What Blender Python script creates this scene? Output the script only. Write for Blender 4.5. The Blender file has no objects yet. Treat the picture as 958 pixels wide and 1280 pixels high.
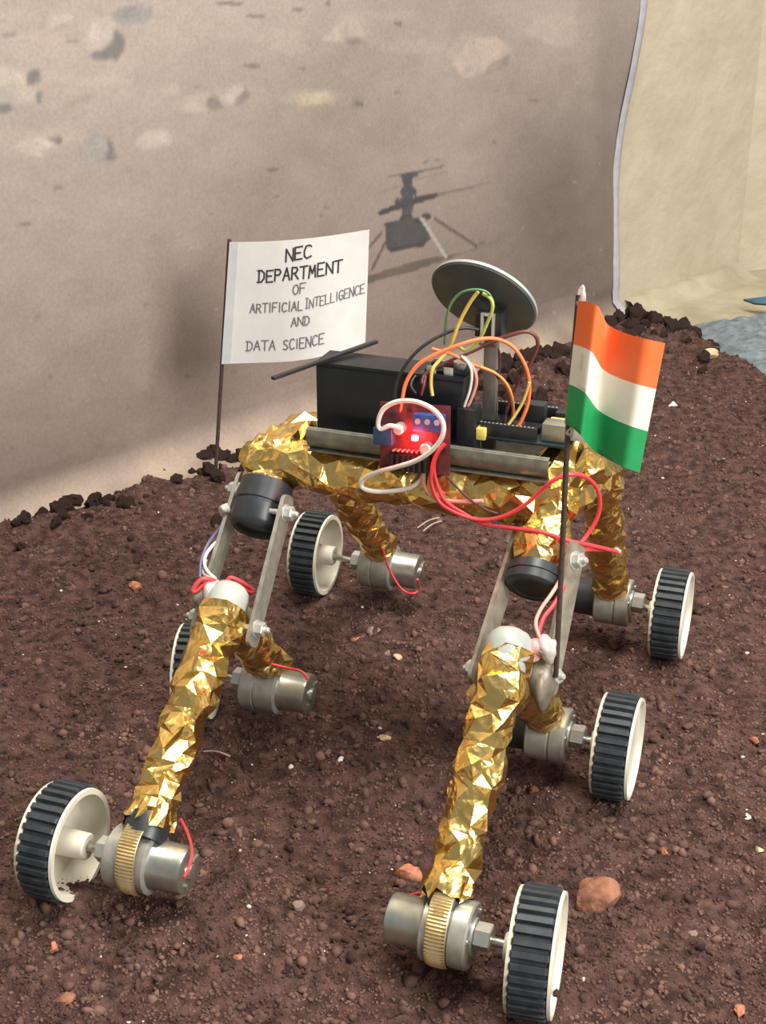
import bpy, bmesh, math, random
import numpy as np
from mathutils import Vector, Matrix, noise as mnoise

random.seed(7); RNG = np.random.default_rng(7)
SC = bpy.context.scene
COL = SC.collection

# ------------------------------------------------------------------ camera, world, lamps, exposure
FPX, CAM_H, PITCH = 1850.0, 0.567, math.radians(24)
cam = bpy.data.cameras.new('camera'); cam.sensor_fit = 'VERTICAL'; cam.sensor_height = 36.0
cam.lens = FPX / 1280 * 36.0; cam.clip_start = 0.02; cam.clip_end = 50
camo = bpy.data.objects.new('camera', cam); COL.objects.link(camo)
camo.location = (0, 0, CAM_H); camo.rotation_euler = (math.pi / 2 - PITCH, 0, 0)
SC.camera = camo

w = bpy.data.worlds.new('room_light'); SC.world = w; w.use_nodes = True
bg = w.node_tree.nodes['Background']; bg.inputs[0].default_value = (0.93, 0.97, 1.0, 1); bg.inputs[1].default_value = 0.17

def area(name, loc, target, size, power, col):
    l = bpy.data.lights.new(name, 'AREA'); l.shape = 'RECTANGLE'; l.size, l.size_y = size; l.energy = power; l.color = col
    o = bpy.data.objects.new(name, l); COL.objects.link(o); o.location = loc
    o.rotation_euler = (Vector(target) - Vector(loc)).to_track_quat('-Z', 'Y').to_euler(); return o
area('ceiling_lamp', (0.35, 0.85, 2.5), (0.05, 0.95, 0), (1.3, 0.9), 50, (1.0, 0.96, 0.89))
area('window_light', (1.75, -0.9, 1.6), (0.1, 1.0, 0.1), (1.2, 1.4), 62, (1.0, 0.97, 0.92))
vs = SC.view_settings; vs.view_transform = 'Standard'; vs.look = 'None'; vs.gamma = 1.0; vs.use_curve_mapping = False
vs.exposure = 0.75

# ------------------------------------------------------------------ measuring helpers (survey of the place: rays onto real planes)
CT, ST = math.cos(PITCH), math.sin(PITCH)
def ray(px, py):
    u, v = (px - 479) / FPX, (py - 640) / FPX
    return Vector((u, CT - v * ST, -ST - v * CT))
EYE = Vector((0, 0, CAM_H))
def on_level(px, py, z=0.0):
    d = ray(px, py); return EYE + d * ((z - CAM_H) / d.z)
def on_depth(px, py, y):
    d = ray(px, py); return EYE + d * (y / d.y)
RO = Vector((0.0129, 0.8642, 0)); XR = Vector((0.94, -0.341, 0)).normalized(); YR = Vector((0.341, 0.94, 0)).normalized()
def to_rover(p): q = p - RO; return Vector((q.dot(XR), q.dot(YR), p.z))
def rX(px, py, X):          # rover coordinates on the rover plane x = X
    d = ray(px, py); t = (X + RO.dot(XR)) / d.dot(XR); return to_rover(EYE + d * t)
def rY(px, py, Yv):         # rover coordinates on the rover plane y = Yv
    d = ray(px, py); t = (Yv + RO.dot(YR)) / d.dot(YR); return to_rover(EYE + d * t)
def rZ(px, py, z): return to_rover(on_level(px, py, z))
def to_world(p): return RO + XR * p[0] + YR * p[1] + Vector((0, 0, p[2]))

# ------------------------------------------------------------------ materials
def S(r, g, b):             # sRGB 0-255 to linear
    f = lambda c: (c / 255) / 12.92 if c / 255 <= 0.04045 else ((c / 255 + 0.055) / 1.055) ** 2.4
    return (f(r), f(g), f(b), 1)
def mat(name, c1, c2=None, scale=60, rough=0.5, metal=0.0, bump=0.0, bscale=None, detail=4, attr=None, dist=0.001, emit=None, spec=0.5, trans=0, contrast=(0.35, 0.65)):
    m = bpy.data.materials.new(name); m.use_nodes = True; nt = m.node_tree; N, L = nt.nodes, nt.links
    b = N['Principled BSDF']; b.inputs['Roughness'].default_value = rough; b.inputs['Metallic'].default_value = metal
    b.inputs['Specular IOR Level'].default_value = spec; b.inputs['Transmission Weight'].default_value = trans
    tc = N.new('ShaderNodeTexCoord')
    nz = N.new('ShaderNodeTexNoise'); nz.inputs['Scale'].default_value = scale; nz.inputs['Detail'].default_value = detail
    L.new(tc.outputs['Object'], nz.inputs['Vector'])
    rp = N.new('ShaderNodeValToRGB'); rp.color_ramp.elements[0].position, rp.color_ramp.elements[1].position = contrast
    rp.color_ramp.elements[0].color = c1; rp.color_ramp.elements[1].color = c2 or tuple(min(1, x * 1.18) for x in c1[:3]) + (1,)
    L.new(nz.outputs['Fac'], rp.inputs['Fac']); out = rp.outputs['Color']
    if attr:
        a = N.new('ShaderNodeAttribute'); a.attribute_name = attr
        mx = N.new('ShaderNodeMix'); mx.data_type = 'RGBA'; mx.blend_type = 'MULTIPLY'; mx.inputs[0].default_value = 1
        L.new(a.outputs['Color'], mx.inputs[6]); L.new(out, mx.inputs[7]); out = mx.outputs[2]
    L.new(out, b.inputs['Base Color'])
    if bump:
        n2 = N.new('ShaderNodeTexNoise'); n2.inputs['Scale'].default_value = bscale or scale; n2.inputs['Detail'].default_value = 5
        L.new(tc.outputs['Object'], n2.inputs['Vector'])
        bp = N.new('ShaderNodeBump'); bp.inputs['Strength'].default_value = bump; bp.inputs['Distance'].default_value = dist
        L.new(n2.outputs['Fac'], bp.inputs['Height']); L.new(bp.outputs['Normal'], b.inputs['Normal'])
    if emit:
        b.inputs['Emission Color'].default_value = emit[0]; b.inputs['Emission Strength'].default_value = emit[1]
    return m
MT = {}
MT['soil'] = mat('soil', S(58, 41, 38), S(98, 72, 65), 110, 0.95, bump=1.0, bscale=520, detail=8, dist=0.003, spec=0.15)
MT['crumb'] = mat('soil_crumb', S(54, 40, 37), S(118, 90, 80), 60, 0.95, bump=0.5, bscale=600, spec=0.15)
MT['clod'] = mat('soil_clod', S(60, 45, 41), S(102, 78, 70), 130, 0.95, bump=1.0, bscale=420, dist=0.004, spec=0.15)
MT['fleck'] = mat('pale_fleck', S(190, 170, 150), S(226, 214, 200), 90, 0.7)
MT['wall'] = mat('cream_plaster', S(177, 166, 143), S(187, 176, 154), 14, 0.8, bump=0.35, bscale=45, dist=0.006, spec=0.25)
MT['floor'] = mat('pale_cement', S(148, 137, 113), S(168, 157, 133), 20, 0.85, bump=0.4, bscale=90, dist=0.003)
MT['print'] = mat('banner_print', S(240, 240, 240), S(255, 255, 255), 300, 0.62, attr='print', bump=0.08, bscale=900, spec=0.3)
MT['hem'] = mat('banner_hem', S(162, 158, 163), S(174, 171, 175), 80, 0.6)
MT['tarp'] = mat('blue_tarp', S(84, 98, 106), S(120, 132, 138), 70, 0.45, bump=0.5, bscale=120, dist=0.004)
MT['tarp_dark'] = mat('dark_tarp', S(50, 84, 104), S(60, 96, 116), 70, 0.5)
MT['orange_stone'] = mat('orange_stone', S(150, 92, 66), S(196, 130, 98), 160, 0.9, bump=0.6, bscale=400)
MT['brown_stone'] = mat('brown_stone', S(104, 66, 52), S(156, 106, 82), 90, 0.92, bump=0.8, bscale=300, dist=0.002)
MT['grey_stone'] = mat('grey_stone', S(118, 96, 86), S(146, 124, 112), 120, 0.9, bump=0.5, bscale=400)
MT['tan_stone'] = mat('tan_stone', S(178, 150, 116), S(206, 182, 148), 120, 0.85, bump=0.4, bscale=400)
MT['pale_stone'] = mat('pale_stone', S(206, 196, 182), S(226, 218, 206), 120, 0.8)
MT['straw'] = mat('straw', S(150, 130, 112), S(176, 156, 138), 120, 0.8)
MT['foil'] = mat('gold_foil', (0.84, 0.55, 0.16, 1), (0.93, 0.66, 0.24, 1), 120, 0.24, 1.0, bump=0.30, bscale=190, dist=0.0014)
def crumple(m):
    nt = m.node_tree; N, L = nt.nodes, nt.links; tc = [n for n in N if n.type == 'TEX_COORD'][0]; b = N['Principled BSDF']; bp = [n for n in N if n.type == 'BUMP'][0]
    nz = N.new('ShaderNodeTexNoise'); nz.inputs['Scale'].default_value = 70; L.new(tc.outputs['Object'], nz.inputs['Vector'])
    ad = N.new('ShaderNodeVectorMath'); ad.operation = 'MULTIPLY_ADD'; ad.inputs[1].default_value = (0.012, 0.012, 0.012)
    L.new(nz.outputs['Color'], ad.inputs[0]); L.new(tc.outputs['Object'], ad.inputs[2])
    hs = []
    for sc in (62, 170):
        v = N.new('ShaderNodeTexVoronoi'); v.inputs['Scale'].default_value = sc; L.new(ad.outputs[0], v.inputs['Vector']); hs.append(v)
    mx = N.new('ShaderNodeMath'); mx.operation = 'MULTIPLY_ADD'; mx.inputs[1].default_value = 0.35; L.new(hs[1].outputs['Distance'], mx.inputs[0]); L.new(hs[0].outputs['Distance'], mx.inputs[2])
    L.new(mx.outputs[0], bp.inputs['Height']); bp.inputs['Strength'].default_value = 0.36; bp.inputs['Distance'].default_value = 0.0040
crumple(MT['foil'])
MT['pvc'] = mat('white_pvc', S(158, 162, 157), S(174, 178, 172), 60, 0.35)
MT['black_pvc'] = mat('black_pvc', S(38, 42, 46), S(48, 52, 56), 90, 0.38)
MT['rubber'] = mat('black_rubber', S(36, 42, 46), S(50, 56, 60), 160, 0.55, bump=0.1, bscale=400)
MT['rim'] = mat('cream_plastic', S(206, 200, 182), S(220, 215, 198), 40, 0.45)
MT['steel'] = mat('motor_steel', S(168, 168, 158), S(188, 188, 178), 120, 0.30, 0.85)
MT['zinc'] = mat('gearbox_zinc', S(158, 156, 146), S(178, 176, 166), 140, 0.42, 0.55)
MT['alu'] = mat('flat_aluminium', S(150, 148, 138), S(172, 170, 160), 150, 0.42, 0.6, bump=0.1, bscale=500)
MT['alu_worn'] = mat('worn_aluminium', S(128, 120, 106), S(158, 150, 136), 110, 0.5, 0.45, bump=0.15, bscale=400)
MT['tray'] = mat('dull_aluminium', S(122, 122, 110), S(142, 142, 130), 150, 0.38, 0.6, bump=0.1, bscale=500)
MT['nut'] = mat('bright_zinc', S(196, 196, 190), S(212, 212, 206), 100, 0.3, 0.6)
MT['brass'] = mat('brass_clamp', S(206, 180, 128), S(222, 198, 150), 140, 0.33, 0.75)
MT['battery'] = mat('battery_case', S(20, 24, 29), S(27, 31, 36), 90, 0.3)
MT['pcb_red'] = mat('red_circuit_board', S(84, 34, 38), S(106, 44, 46), 200, 0.4)
MT['pcb_dark'] = mat('dark_circuit_board', S(24, 34, 38), S(32, 44, 48), 200, 0.4)
MT['black'] = mat('black_plastic', S(30, 31, 34), S(40, 41, 44), 120, 0.4)
MT['blue'] = mat('blue_plastic', S(48, 70, 130), S(58, 84, 148), 120, 0.4)
MT['navy'] = mat('blue_terminal', S(38, 56, 88), S(46, 66, 100), 120, 0.4)
MT['chip'] = mat('heat_sink_black', S(26, 26, 28), S(34, 34, 36), 120, 0.45)
MT['led'] = mat('red_led', (1, 0.02, 0.03, 1), (1, 0.05, 0.05, 1), 50, 0.3, emit=((1, 0.03, 0.05, 1), 30))
MT['led_core'] = mat('red_led_core', (1, 0.3, 0.2, 1), (1, 0.35, 0.25, 1), 50, 0.3, emit=((1, 0.35, 0.25, 1), 45))
MT['yellow'] = mat('yellow_plastic', S(220, 196, 90), S(232, 210, 112), 120, 0.4)
MT['dish'] = mat('dark_grey_dish', S(68, 74, 74), S(84, 89, 88), 60, 0.55)
MT['dish_rim'] = mat('lit_dish_edge', S(150, 152, 146), S(170, 172, 166), 60, 0.5)  # overhead light on the rim, put into a paler grey
MT['mast'] = mat('grey_mast', S(104, 98, 92), S(124, 118, 110), 100, 0.5)
MT['stick'] = mat('dark_wood_stick', S(58, 46, 40), S(78, 62, 54), 300, 0.7)
MT['paper'] = mat('white_paper', S(226, 225, 222), S(232, 231, 228), 60, 0.7)
MT['paper_fold'] = mat('folded_paper', S(206, 208, 208), S(214, 216, 216), 60, 0.7)
MT['ink'] = mat('black_ink', S(52, 50, 54), S(66, 64, 68), 200, 0.6)
MT['ink_thin'] = mat('thin_ink', S(110, 107, 110), S(126, 122, 125), 200, 0.6)
MT['saffron'] = mat('saffron_paper', S(246, 112, 56), S(250, 122, 66), 60, 0.6)
MT['white_band'] = mat('white_flag_paper', S(232, 228, 214), S(238, 234, 221), 60, 0.6)
MT['green'] = mat('green_flag_paper', S(24, 146, 82), S(30, 156, 92), 60, 0.6)
MT['glue'] = mat('clear_glue', S(178, 170, 166), S(200, 192, 188), 200, 0.2, bump=0.4, bscale=300)
MT['pink_glue'] = mat('pink_glue', S(206, 150, 150), S(222, 176, 174), 200, 0.25, bump=0.4, bscale=300)
for nm, c in dict(red=(206, 60, 66), orange=(226, 120, 72), amber=(222, 150, 84), brown=(92, 52, 50), maroon=(128, 52, 58), wblack=(44, 44, 46), wgreen=(88, 132, 92), lime=(176, 190, 96), wyellow=(206, 176, 92), white=(222, 214, 204), pink=(216, 150, 138), grey=(150, 146, 142), purple=(92, 84, 112), blue_grey=(122, 142, 156)).items():
    MT['w_' + nm] = mat(nm + '_wire', S(*c), None, 100, 0.4)

# ------------------------------------------------------------------ mesh helpers
class MB:
    def __init__(s): s.v = []; s.f = []; s.mi = []
    def add(s, vs_, fs, mi=0):
        o = len(s.v); s.v += [tuple(p) for p in vs_]; s.f += [tuple(i + o for i in f) for f in fs]; s.mi += [mi] * len(fs); return s
    def build(s, name, m, parent=None, smooth=35, loc=None, rot=None):
        me = bpy.data.meshes.new(name); me.from_pydata(s.v, [], s.f)
        for mm in (m if isinstance(m, (list, tuple)) else [m]): me.materials.append(MT[mm] if isinstance(mm, str) else mm)
        if any(s.mi): me.polygons.foreach_set('material_index', s.mi)
        bm = bmesh.new(); bm.from_mesh(me); bmesh.ops.recalc_face_normals(bm, faces=bm.faces); bm.to_mesh(me); bm.free()
        if smooth:
            me.shade_smooth(); me.set_sharp_from_angle(angle=math.radians(smooth))
        me.update()
        return link(name, me, parent, loc, rot)
    def lathe(s, prof, o, ax, n=24, mi=0, close=False):       # prof: (distance along axis, radius)
        o = Vector(o); ax = Vector(ax).normalized(); a, b = basis(ax); vs_ = []; fs = []
        for t, r in prof:
            for k in range(n):
                an = 2 * math.pi * k / n; vs_.append(o + ax * t + (a * math.cos(an) + b * math.sin(an)) * max(r, 1e-5))
        m = len(prof)
        for i in range(m - 1 + (1 if close else 0)):
            j = (i + 1) % m
            for k in range(n):
                q = (k + 1) % n; fs.append((i * n + k, i * n + q, j * n + q, j * n + k))
        if not close:
            fs.append(tuple(range(n - 1, -1, -1))); fs.append(tuple((m - 1) * n + k for k in range(n)))
        return s.add(vs_, fs, mi)
    def cyl(s, p0, p1, r, n=20, r1=None, mi=0, bev=0.0):
        p0, p1 = Vector(p0), Vector(p1); L = (p1 - p0).length; r1 = r if r1 is None else r1
        pr = [(0, r), (L, r1)] if not bev else [(0, r - bev), (bev * 0.4, r - bev * 0.25), (bev, r), (L - bev, r1), (L - bev * 0.4, r1 - bev * 0.25), (L, r1 - bev)]
        return s.lathe(pr, p0, p1 - p0, n, mi)
    def box(s, c, size, rot=None, bev=0.0, mi=0):
        bm = bmesh.new(); bmesh.ops.create_cube(bm, size=1)
        bmesh.ops.scale(bm, vec=size, verts=bm.verts)
        if bev: bmesh.ops.bevel(bm, geom=list(bm.edges), offset=bev, segments=2, affect='EDGES', profile=0.6)
        M = Matrix.Translation(Vector(c)) @ (rot.to_4x4() if rot is not None else Matrix())
        bm.verts.index_update()
        s.add([M @ v.co for v in bm.verts], [[v.index for v in f.verts] for f in bm.faces], mi); bm.free(); return s
    def tube(s, pts, r, n=8, mi=0, sub=6):
        pts = spline([Vector(p) for p in pts], sub) if len(pts) > 2 else [Vector(p) for p in pts]
        fr = frames(pts); vs_ = []; fs = []
        for p, (t, a, b) in zip(pts, fr):
            for k in range(n):
                an = 2 * math.pi * k / n; vs_.append(p + (a * math.cos(an) + b * math.sin(an)) * r)
        for i in range(len(pts) - 1):
            for k in range(n):
                q = (k + 1) % n; fs.append((i * n + k, i * n + q, (i + 1) * n + q, (i + 1) * n + k))
        fs.append(tuple(range(n - 1, -1, -1))); fs.append(tuple((len(pts) - 1) * n + k for k in range(n)))
        return s.add(vs_, fs, mi)
def link(name, data, parent=None, loc=None, rot=None):
    o = bpy.data.objects.new(name, data); COL.objects.link(o)
    if parent is not None: o.parent = parent
    if loc is not None: o.location = loc
    if rot is not None: o.rotation_euler = rot
    return o
def basis(ax):
    t = Vector((0, 0, 1)) if abs(ax.z) < 0.9 else Vector((1, 0, 0))
    a = ax.cross(t).normalized(); return a, ax.cross(a).normalized()
def spline(P, sub):
    out = []
    for i in range(len(P) - 1):
        p0, p1, p2, p3 = P[max(i - 1, 0)], P[i], P[i + 1], P[min(i + 2, len(P) - 1)]
        for k in range(sub):
            t = k / sub
            out.append(0.5 * ((2 * p1) + (p2 - p0) * t + (2 * p0 - 5 * p1 + 4 * p2 - p3) * t * t + (3 * p1 - p0 - 3 * p2 + p3) * t ** 3))
    out.append(P[-1]); return out
def frames(P):
    fr = []; a = None
    for i in range(len(P)):
        t = (P[min(i + 1, len(P) - 1)] - P[max(i - 1, 0)])
        t = t.normalized() if t.length > 1e-9 else Vector((0, 0, 1))
        if a is None: a, b = basis(t)
        else:
            a = a - t * a.dot(t); a = a.normalized() if a.length > 1e-6 else basis(t)[0]; b = t.cross(a)
        fr.append((t, a, b))
    return fr
def tag(o, label=None, cat=None, group=None, kind=None):
    for k, v in (('label', label), ('category', cat), ('group', group), ('kind', kind)):
        if v: o[k] = v
    return o
def empty(name, loc, rz=0):
    o = link(name, None, None, loc, (0, 0, rz)); o.empty_display_size = 0.03; return o
def vnoise(x, y, s, seed):                                   # smooth 2-D value noise, numpy
    r = np.random.default_rng(seed).random((256, 256)); x, y = x * s + 1000, y * s + 1000
    xi, yi = np.floor(x).astype(int), np.floor(y).astype(int); fx, fy = x - xi, y - yi
    fx, fy = fx * fx * (3 - 2 * fx), fy * fy * (3 - 2 * fy); g = lambda a, b: r[(xi + a) % 256, (yi + b) % 256]
    return (g(0, 0) * (1 - fx) + g(1, 0) * fx) * (1 - fy) + (g(0, 1) * (1 - fx) + g(1, 1) * fx) * fy - 0.5
def grid_mesh(name, P, m, smooth=True):                      # P: (rows, cols, 3)
    r, c = P.shape[:2]; me = bpy.data.meshes.new(name)
    idx = np.arange(r * c).reshape(r, c); q = np.stack([idx[:-1, :-1], idx[:-1, 1:], idx[1:, 1:], idx[1:, :-1]], -1).reshape(-1, 4)
    me.vertices.add(r * c); me.vertices.foreach_set('co', P.reshape(-1).astype(np.float32))
    me.loops.add(q.size); me.loops.foreach_set('vertex_index', q.reshape(-1).astype(np.int32))
    me.polygons.add(len(q)); me.polygons.foreach_set('loop_start', (np.arange(len(q)) * 4).astype(np.int32))
    me.update(calc_edges=True); me.materials.append(MT[m])
    if smooth: me.shade_smooth()
    return me

# ------------------------------------------------------------------ setting: walls, floor
FLOOR = -0.03
WD = Vector((0.7071, 0.7071, 0)); WN = Vector((0.7071, -0.7071, 0)); W0 = Vector((-0.401, 1.306, 0))   # wall line and the normal that faces the room
def wall_uz(px, py, off=0.0):
    d = ray(px, py); o = W0 + WN * off; t = (o - EYE).dot(WN) / d.dot(WN); p = EYE + d * t
    return (p - o).dot(WD), p.z
def slab(name, a, b, z0, z1, th, m):
    a, b = Vector(a), Vector(b); d = (b - a).normalized(); n = Vector((-d.y, d.x, 0))
    vs_ = [a, b, b + n * th, a + n * th]; v = [Vector((p.x, p.y, z)) for z in (z0, z1) for p in vs_]
    mb = MB(); mb.add(v, [(0, 1, 5, 4), (1, 2, 6, 5), (2, 3, 7, 6), (3, 0, 4, 7), (0, 3, 2, 1), (4, 5, 6, 7)])
    o = mb.build(name, m, smooth=0); o['kind'] = 'structure'; return o
corner_u = wall_uz(922, 345)[0]
wc = W0 + WD * corner_u
slab('wall_back', W0 - WD * 1.3, wc, FLOOR, 2.6, 0.1, 'wall')
wr_d = Vector((0.93, 0.37, 0)).normalized()
slab('wall_right', wc, wc + wr_d * 1.6, FLOOR, 2.6, 0.1, 'wall')
fl = MB().box((0.2, 1.0, FLOOR - 0.025), (5, 5, 0.05)).build('floor', 'floor', smooth=0); fl['kind'] = 'structure'
# cracked plaster lip along the wall foot
lip = MB()
P = []
for i in range(40):
    u = wall_uz(770, 390)[0] + 0.02 + (corner_u - wall_uz(770, 390)[0] - 0.03) * i / 39
    k = mnoise.noise(Vector((u * 22, 3.1, 0))) * 0.009
    hgt = 0.006 + 0.004 * mnoise.noise(Vector((u * 60, 7, 0)))
    P.append([W0 + WD * u + WN * n_ + Vector((0, 0, FLOOR + z)) for n_, z in ((0.0, 0.016 + k), (0.012 + k, 0.013 + k + hgt * 0.4), (0.022 + k * 1.5, hgt), (0.05 + k * 2, -0.002))])
lip.add([p for r in P for p in r], [(i * 4 + j, (i + 1) * 4 + j, (i + 1) * 4 + j + 1, i * 4 + j + 1) for i in range(39) for j in range(3)])
lo = lip.build('trim_1', 'floor', smooth=60); lo['kind'] = 'structure'

# ------------------------------------------------------------------ printed banner hung on the wall
BO = 0.018                                                   # banner stands this far off the wall
def buz(px, py): return wall_uz(px, py, BO)
u1 = buz(800, 0)[0] + 0.004
us = np.concatenate([np.linspace(-0.7, -0.06, 40)[:-1], np.arange(-0.06, u1, 0.00165), [u1]])
LF, RB = 0.055, 0.035; AR = math.pi / 2 * RB
wz = np.concatenate([np.linspace(0, LF + AR, 34)[:-1], np.arange(LF + AR, LF + AR + 0.50, 0.00165), np.linspace(LF + AR + 0.50, LF + AR + 0.9, 30)[1:]])
U, Wm = np.meshgrid(us, wz)
a_ = np.clip((Wm - LF) / RB, 0, math.pi / 2)
nrm = np.where(Wm < LF, RB + (LF - Wm), RB - RB * np.sin(a_))
zz = FLOOR + 0.003 + np.where(Wm < LF + AR, RB * (1 - np.cos(a_)), RB + (Wm - LF - AR))
# right edge slants with the pull of the hem, cloth folds and the curl of the lower corner
edge_pts = [(buz(x, y)) for x, y in ((800, 0), (792, 90), (783, 190), (775, 280), (770, 340), (768, 372), (776, 396))]
ez = np.array([p[1] for p in edge_pts][::-1]); eu = np.array([p[0] for p in edge_pts][::-1])
edge_u = np.interp(zz, ez, eu)
fr_ = np.clip((U - (u1 - 0.35)) / 0.35, 0, 1)
U2 = U - fr_ ** 2 * (u1 - edge_u)
fold = (0.007 * np.sin((U * 26 + zz * 17)) * np.clip((U - 0.55) / 0.3, 0, 1) + 0.004 * np.sin(U * 11 - zz * 9 + 1)
        + 0.005 * np.exp(-((U - u1 + 0.05 + zz * 0.12) / 0.03) ** 2))
fold = fold * np.clip((zz - FLOOR) / 0.05, 0, 1) + vnoise(U, zz, 30, 5) * 0.0012
nn = BO + nrm + fold
foot = np.clip(1 - (zz - FLOOR) / 0.02, 0, 1); zz2 = zz + foot * np.abs(vnoise(U, nrm, 28, 8)) * 0.010
BP = np.zeros(U.shape + (3,))
for k in range(2): BP[..., k] = W0[k] + WD[k] * U2 + WN[k] * nn
BP[..., 2] = zz2
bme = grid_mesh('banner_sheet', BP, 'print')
# the print and some painted light, as coloured patches in banner coordinates
lin = lambda *c: np.array(S(*c)[:3])
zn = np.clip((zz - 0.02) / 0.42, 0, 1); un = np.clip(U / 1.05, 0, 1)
base = lin(138, 122, 113)[None, None] * (1 - zn[..., None]) + lin(166, 153, 143)[None, None] * zn[..., None]  # gradient of the printed hillside plus light falloff painted into the colour
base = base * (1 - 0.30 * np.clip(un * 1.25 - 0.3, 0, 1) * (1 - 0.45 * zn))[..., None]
st = vnoise(U + zz * 0.8, zz - U * 0.16, 1, 1) * 0
for s_, a_m, sd in ((6, .10, 11), (16, .10, 12), (48, .08, 13), (130, .07, 14), (300, .05, 15)):
    st = st + vnoise(U * 0.55, zz + U * 0.05, s_, sd) * a_m
base = base * (1 + st)[..., None]
foot_tint = np.clip(1 - (zz - FLOOR - 0.004) / 0.035, 0, 1) * (0.6 + vnoise(U, zz + nrm, 40, 31))  # paler, uneven tone towards the banner foot
base = base * (1 - 0.55 * foot_tint[..., None]) + lin(196, 176, 150)[None, None] * 0.55 * foot_tint[..., None]
def poly_mask(pts, feather=0.0):
    m = np.zeros(U.shape, bool); q = [buz(x, y) for x, y in pts]; n = len(q)
    for i in range(n):
        (x0, y0), (x1, y1) = q[i], q[(i + 1) % n]
        if y0 == y1: continue
        c = ((y0 > zz) != (y1 > zz)) & (U2 < (x1 - x0) * (zz - y0) / (y1 - y0) + x0); m ^= c
    return m
def paint(pts, col, al=1.0, grain=0.12, seed=50):
    m = poly_mask(pts)
    if not m.any(): return
    c = lin(*col)[None, :] * (1 + grain * (2 * vnoise(U[m], zz[m], 140, seed) + 2.4 * vnoise(U[m], zz[m], 50, seed + 3)))[:, None]
    base[m] = base[m] * (1 - al) + c * al
def line(p, q, wd, col, al=1.0, w2=None):
    p, q = Vector(p), Vector(q); d = (q - p).normalized(); n = Vector((-d.y, d.x)); w2 = wd if w2 is None else w2
    paint([tuple(p + n * wd / 2), tuple(q + n * w2 / 2), tuple(q - n * w2 / 2), tuple(p - n * wd / 2)], col, al, 0.05)
def blob(cx, cy, rx, ry, col, al=1.0, seed=0, n=16, flat=0.0):
    r = random.Random(seed); pts = []
    for k in range(n):
        an = 2 * math.pi * k / n; s_ = 1 + r.uniform(-.22, .18); y = math.sin(an) * ry * s_
        pts.append((cx + math.cos(an) * rx * s_, cy + (y if y < 0 else y * (1 - flat))))
    paint(pts, col, al, 0.1, seed + 60)
LIT, SHD, MID, PINK = (182, 169, 158), (104, 101, 102), (148, 140, 134), (186, 170, 154)
# pale ground patches and drifts
for i, (x, y, rx, ry) in enumerate([(40, 60, 60, 22), (95, 30, 40, 18), (250, 130, 34, 14), (300, 118, 40, 14), (390, 122, 44, 12), (30, 180, 46, 22), (70, 172, 30, 12), (190, 175, 24, 13), (132, 103, 40, 8),
                                    (440, 40, 26, 20), (600, 70, 40, 26), (330, 45, 60, 10), (520, 60, 44, 12), (690, 40, 36, 26), (212, 112, 12, 10), (360, 60, 26, 12), (470, 20, 60, 8), (20, 20, 30, 10)]):
    blob(x, y, rx, ry, PINK, 0.22, i, flat=0.3)
# boulders: lit face, then shaded side
def boulder(lit, shade, sd=0, lc=LIT, sc=SHD):
    paint(lit, lc, 0.7, 0.13, sd + 80); paint(shade, sc, 0.8, 0.14, sd + 90)
boulder([(108, 52), (118, 28), (140, 20), (152, 34), (150, 52), (138, 74), (116, 68)], [(146, 36), (158, 48), (157, 62), (148, 75), (120, 75), (113, 67), (132, 62), (143, 50)], 1)
paint([(140, 22), (150, 10), (172, 6), (194, 8), (192, 20), (182, 30), (160, 31), (150, 28)], (140, 136, 134), 0.9)
boulder([(6, 110), (26, 106), (54, 112), (52, 128), (20, 132), (0, 128), (0, 112)], [(48, 112), (55, 116), (54, 130), (48, 130)], 2, (168, 160, 148))
boulder([(0, 84), (14, 80), (30, 92), (50, 96), (38, 106), (0, 108)], [(34, 98), (44, 86), (52, 88), (53, 104), (38, 106)], 3, (180, 168, 154))
paint([(0, 132), (14, 128), (20, 138), (10, 142), (0, 142)], (112, 108, 106), 0.9)
boulder([(100, 186), (112, 168), (126, 163), (138, 180), (142, 202), (124, 206), (104, 200)], [(132, 168), (140, 180), (145, 198), (134, 205), (130, 196), (136, 188)], 4, (150, 146, 142), (112, 108, 108))
boulder([(20, 182), (44, 172), (78, 172), (76, 182), (50, 188), (58, 196), (30, 192)], [(60, 172), (78, 172), (76, 181), (68, 178)], 5, (178, 165, 154))
boulder([(166, 180), (180, 164), (206, 162), (214, 176), (196, 184), (172, 186)], [(196, 182), (214, 177), (212, 180), (190, 186)], 6, (178, 165, 154), (160, 142, 126))
boulder([(222, 138), (244, 116), (262, 120), (266, 134), (240, 140)], [(256, 122), (268, 118), (277, 134), (266, 138), (256, 136)], 7, (178, 165, 154), (126, 118, 112))
boulder([(270, 124), (290, 106), (308, 112), (306, 124), (288, 130)], [(292, 124), (304, 110), (312, 118), (302, 128), (290, 130)], 8, (178, 165, 154), (120, 114, 108))
boulder([(400, 50), (430, 24), (444, 22), (458, 46), (440, 54)], [(428, 50), (448, 47), (458, 52), (440, 56)], 9, (178, 166, 153), (128, 118, 110))
boulder([(570, 78), (592, 50), (622, 46), (640, 66), (612, 92), (584, 98)], [(616, 80), (638, 66), (632, 84), (606, 97)], 10, (172, 156, 144), (138, 124, 114))
boulder([(66, 22), (82, 16), (98, 22), (80, 32), (64, 36)], [(70, 36), (88, 28), (84, 34), (68, 40)], 11, (180, 168, 154), (150, 136, 124))
boulder([(6, 40), (14, 30), (24, 44), (8, 46)], [(6, 42), (22, 40), (25, 46), (8, 48)], 12, (176, 162, 146), (116, 110, 106))
boulder([(366, 118), (410, 114), (420, 130), (372, 132)], [(442, 122), (458, 122), (460, 132), (444, 134)], 13, (188, 172, 148), (140, 130, 120))
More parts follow.
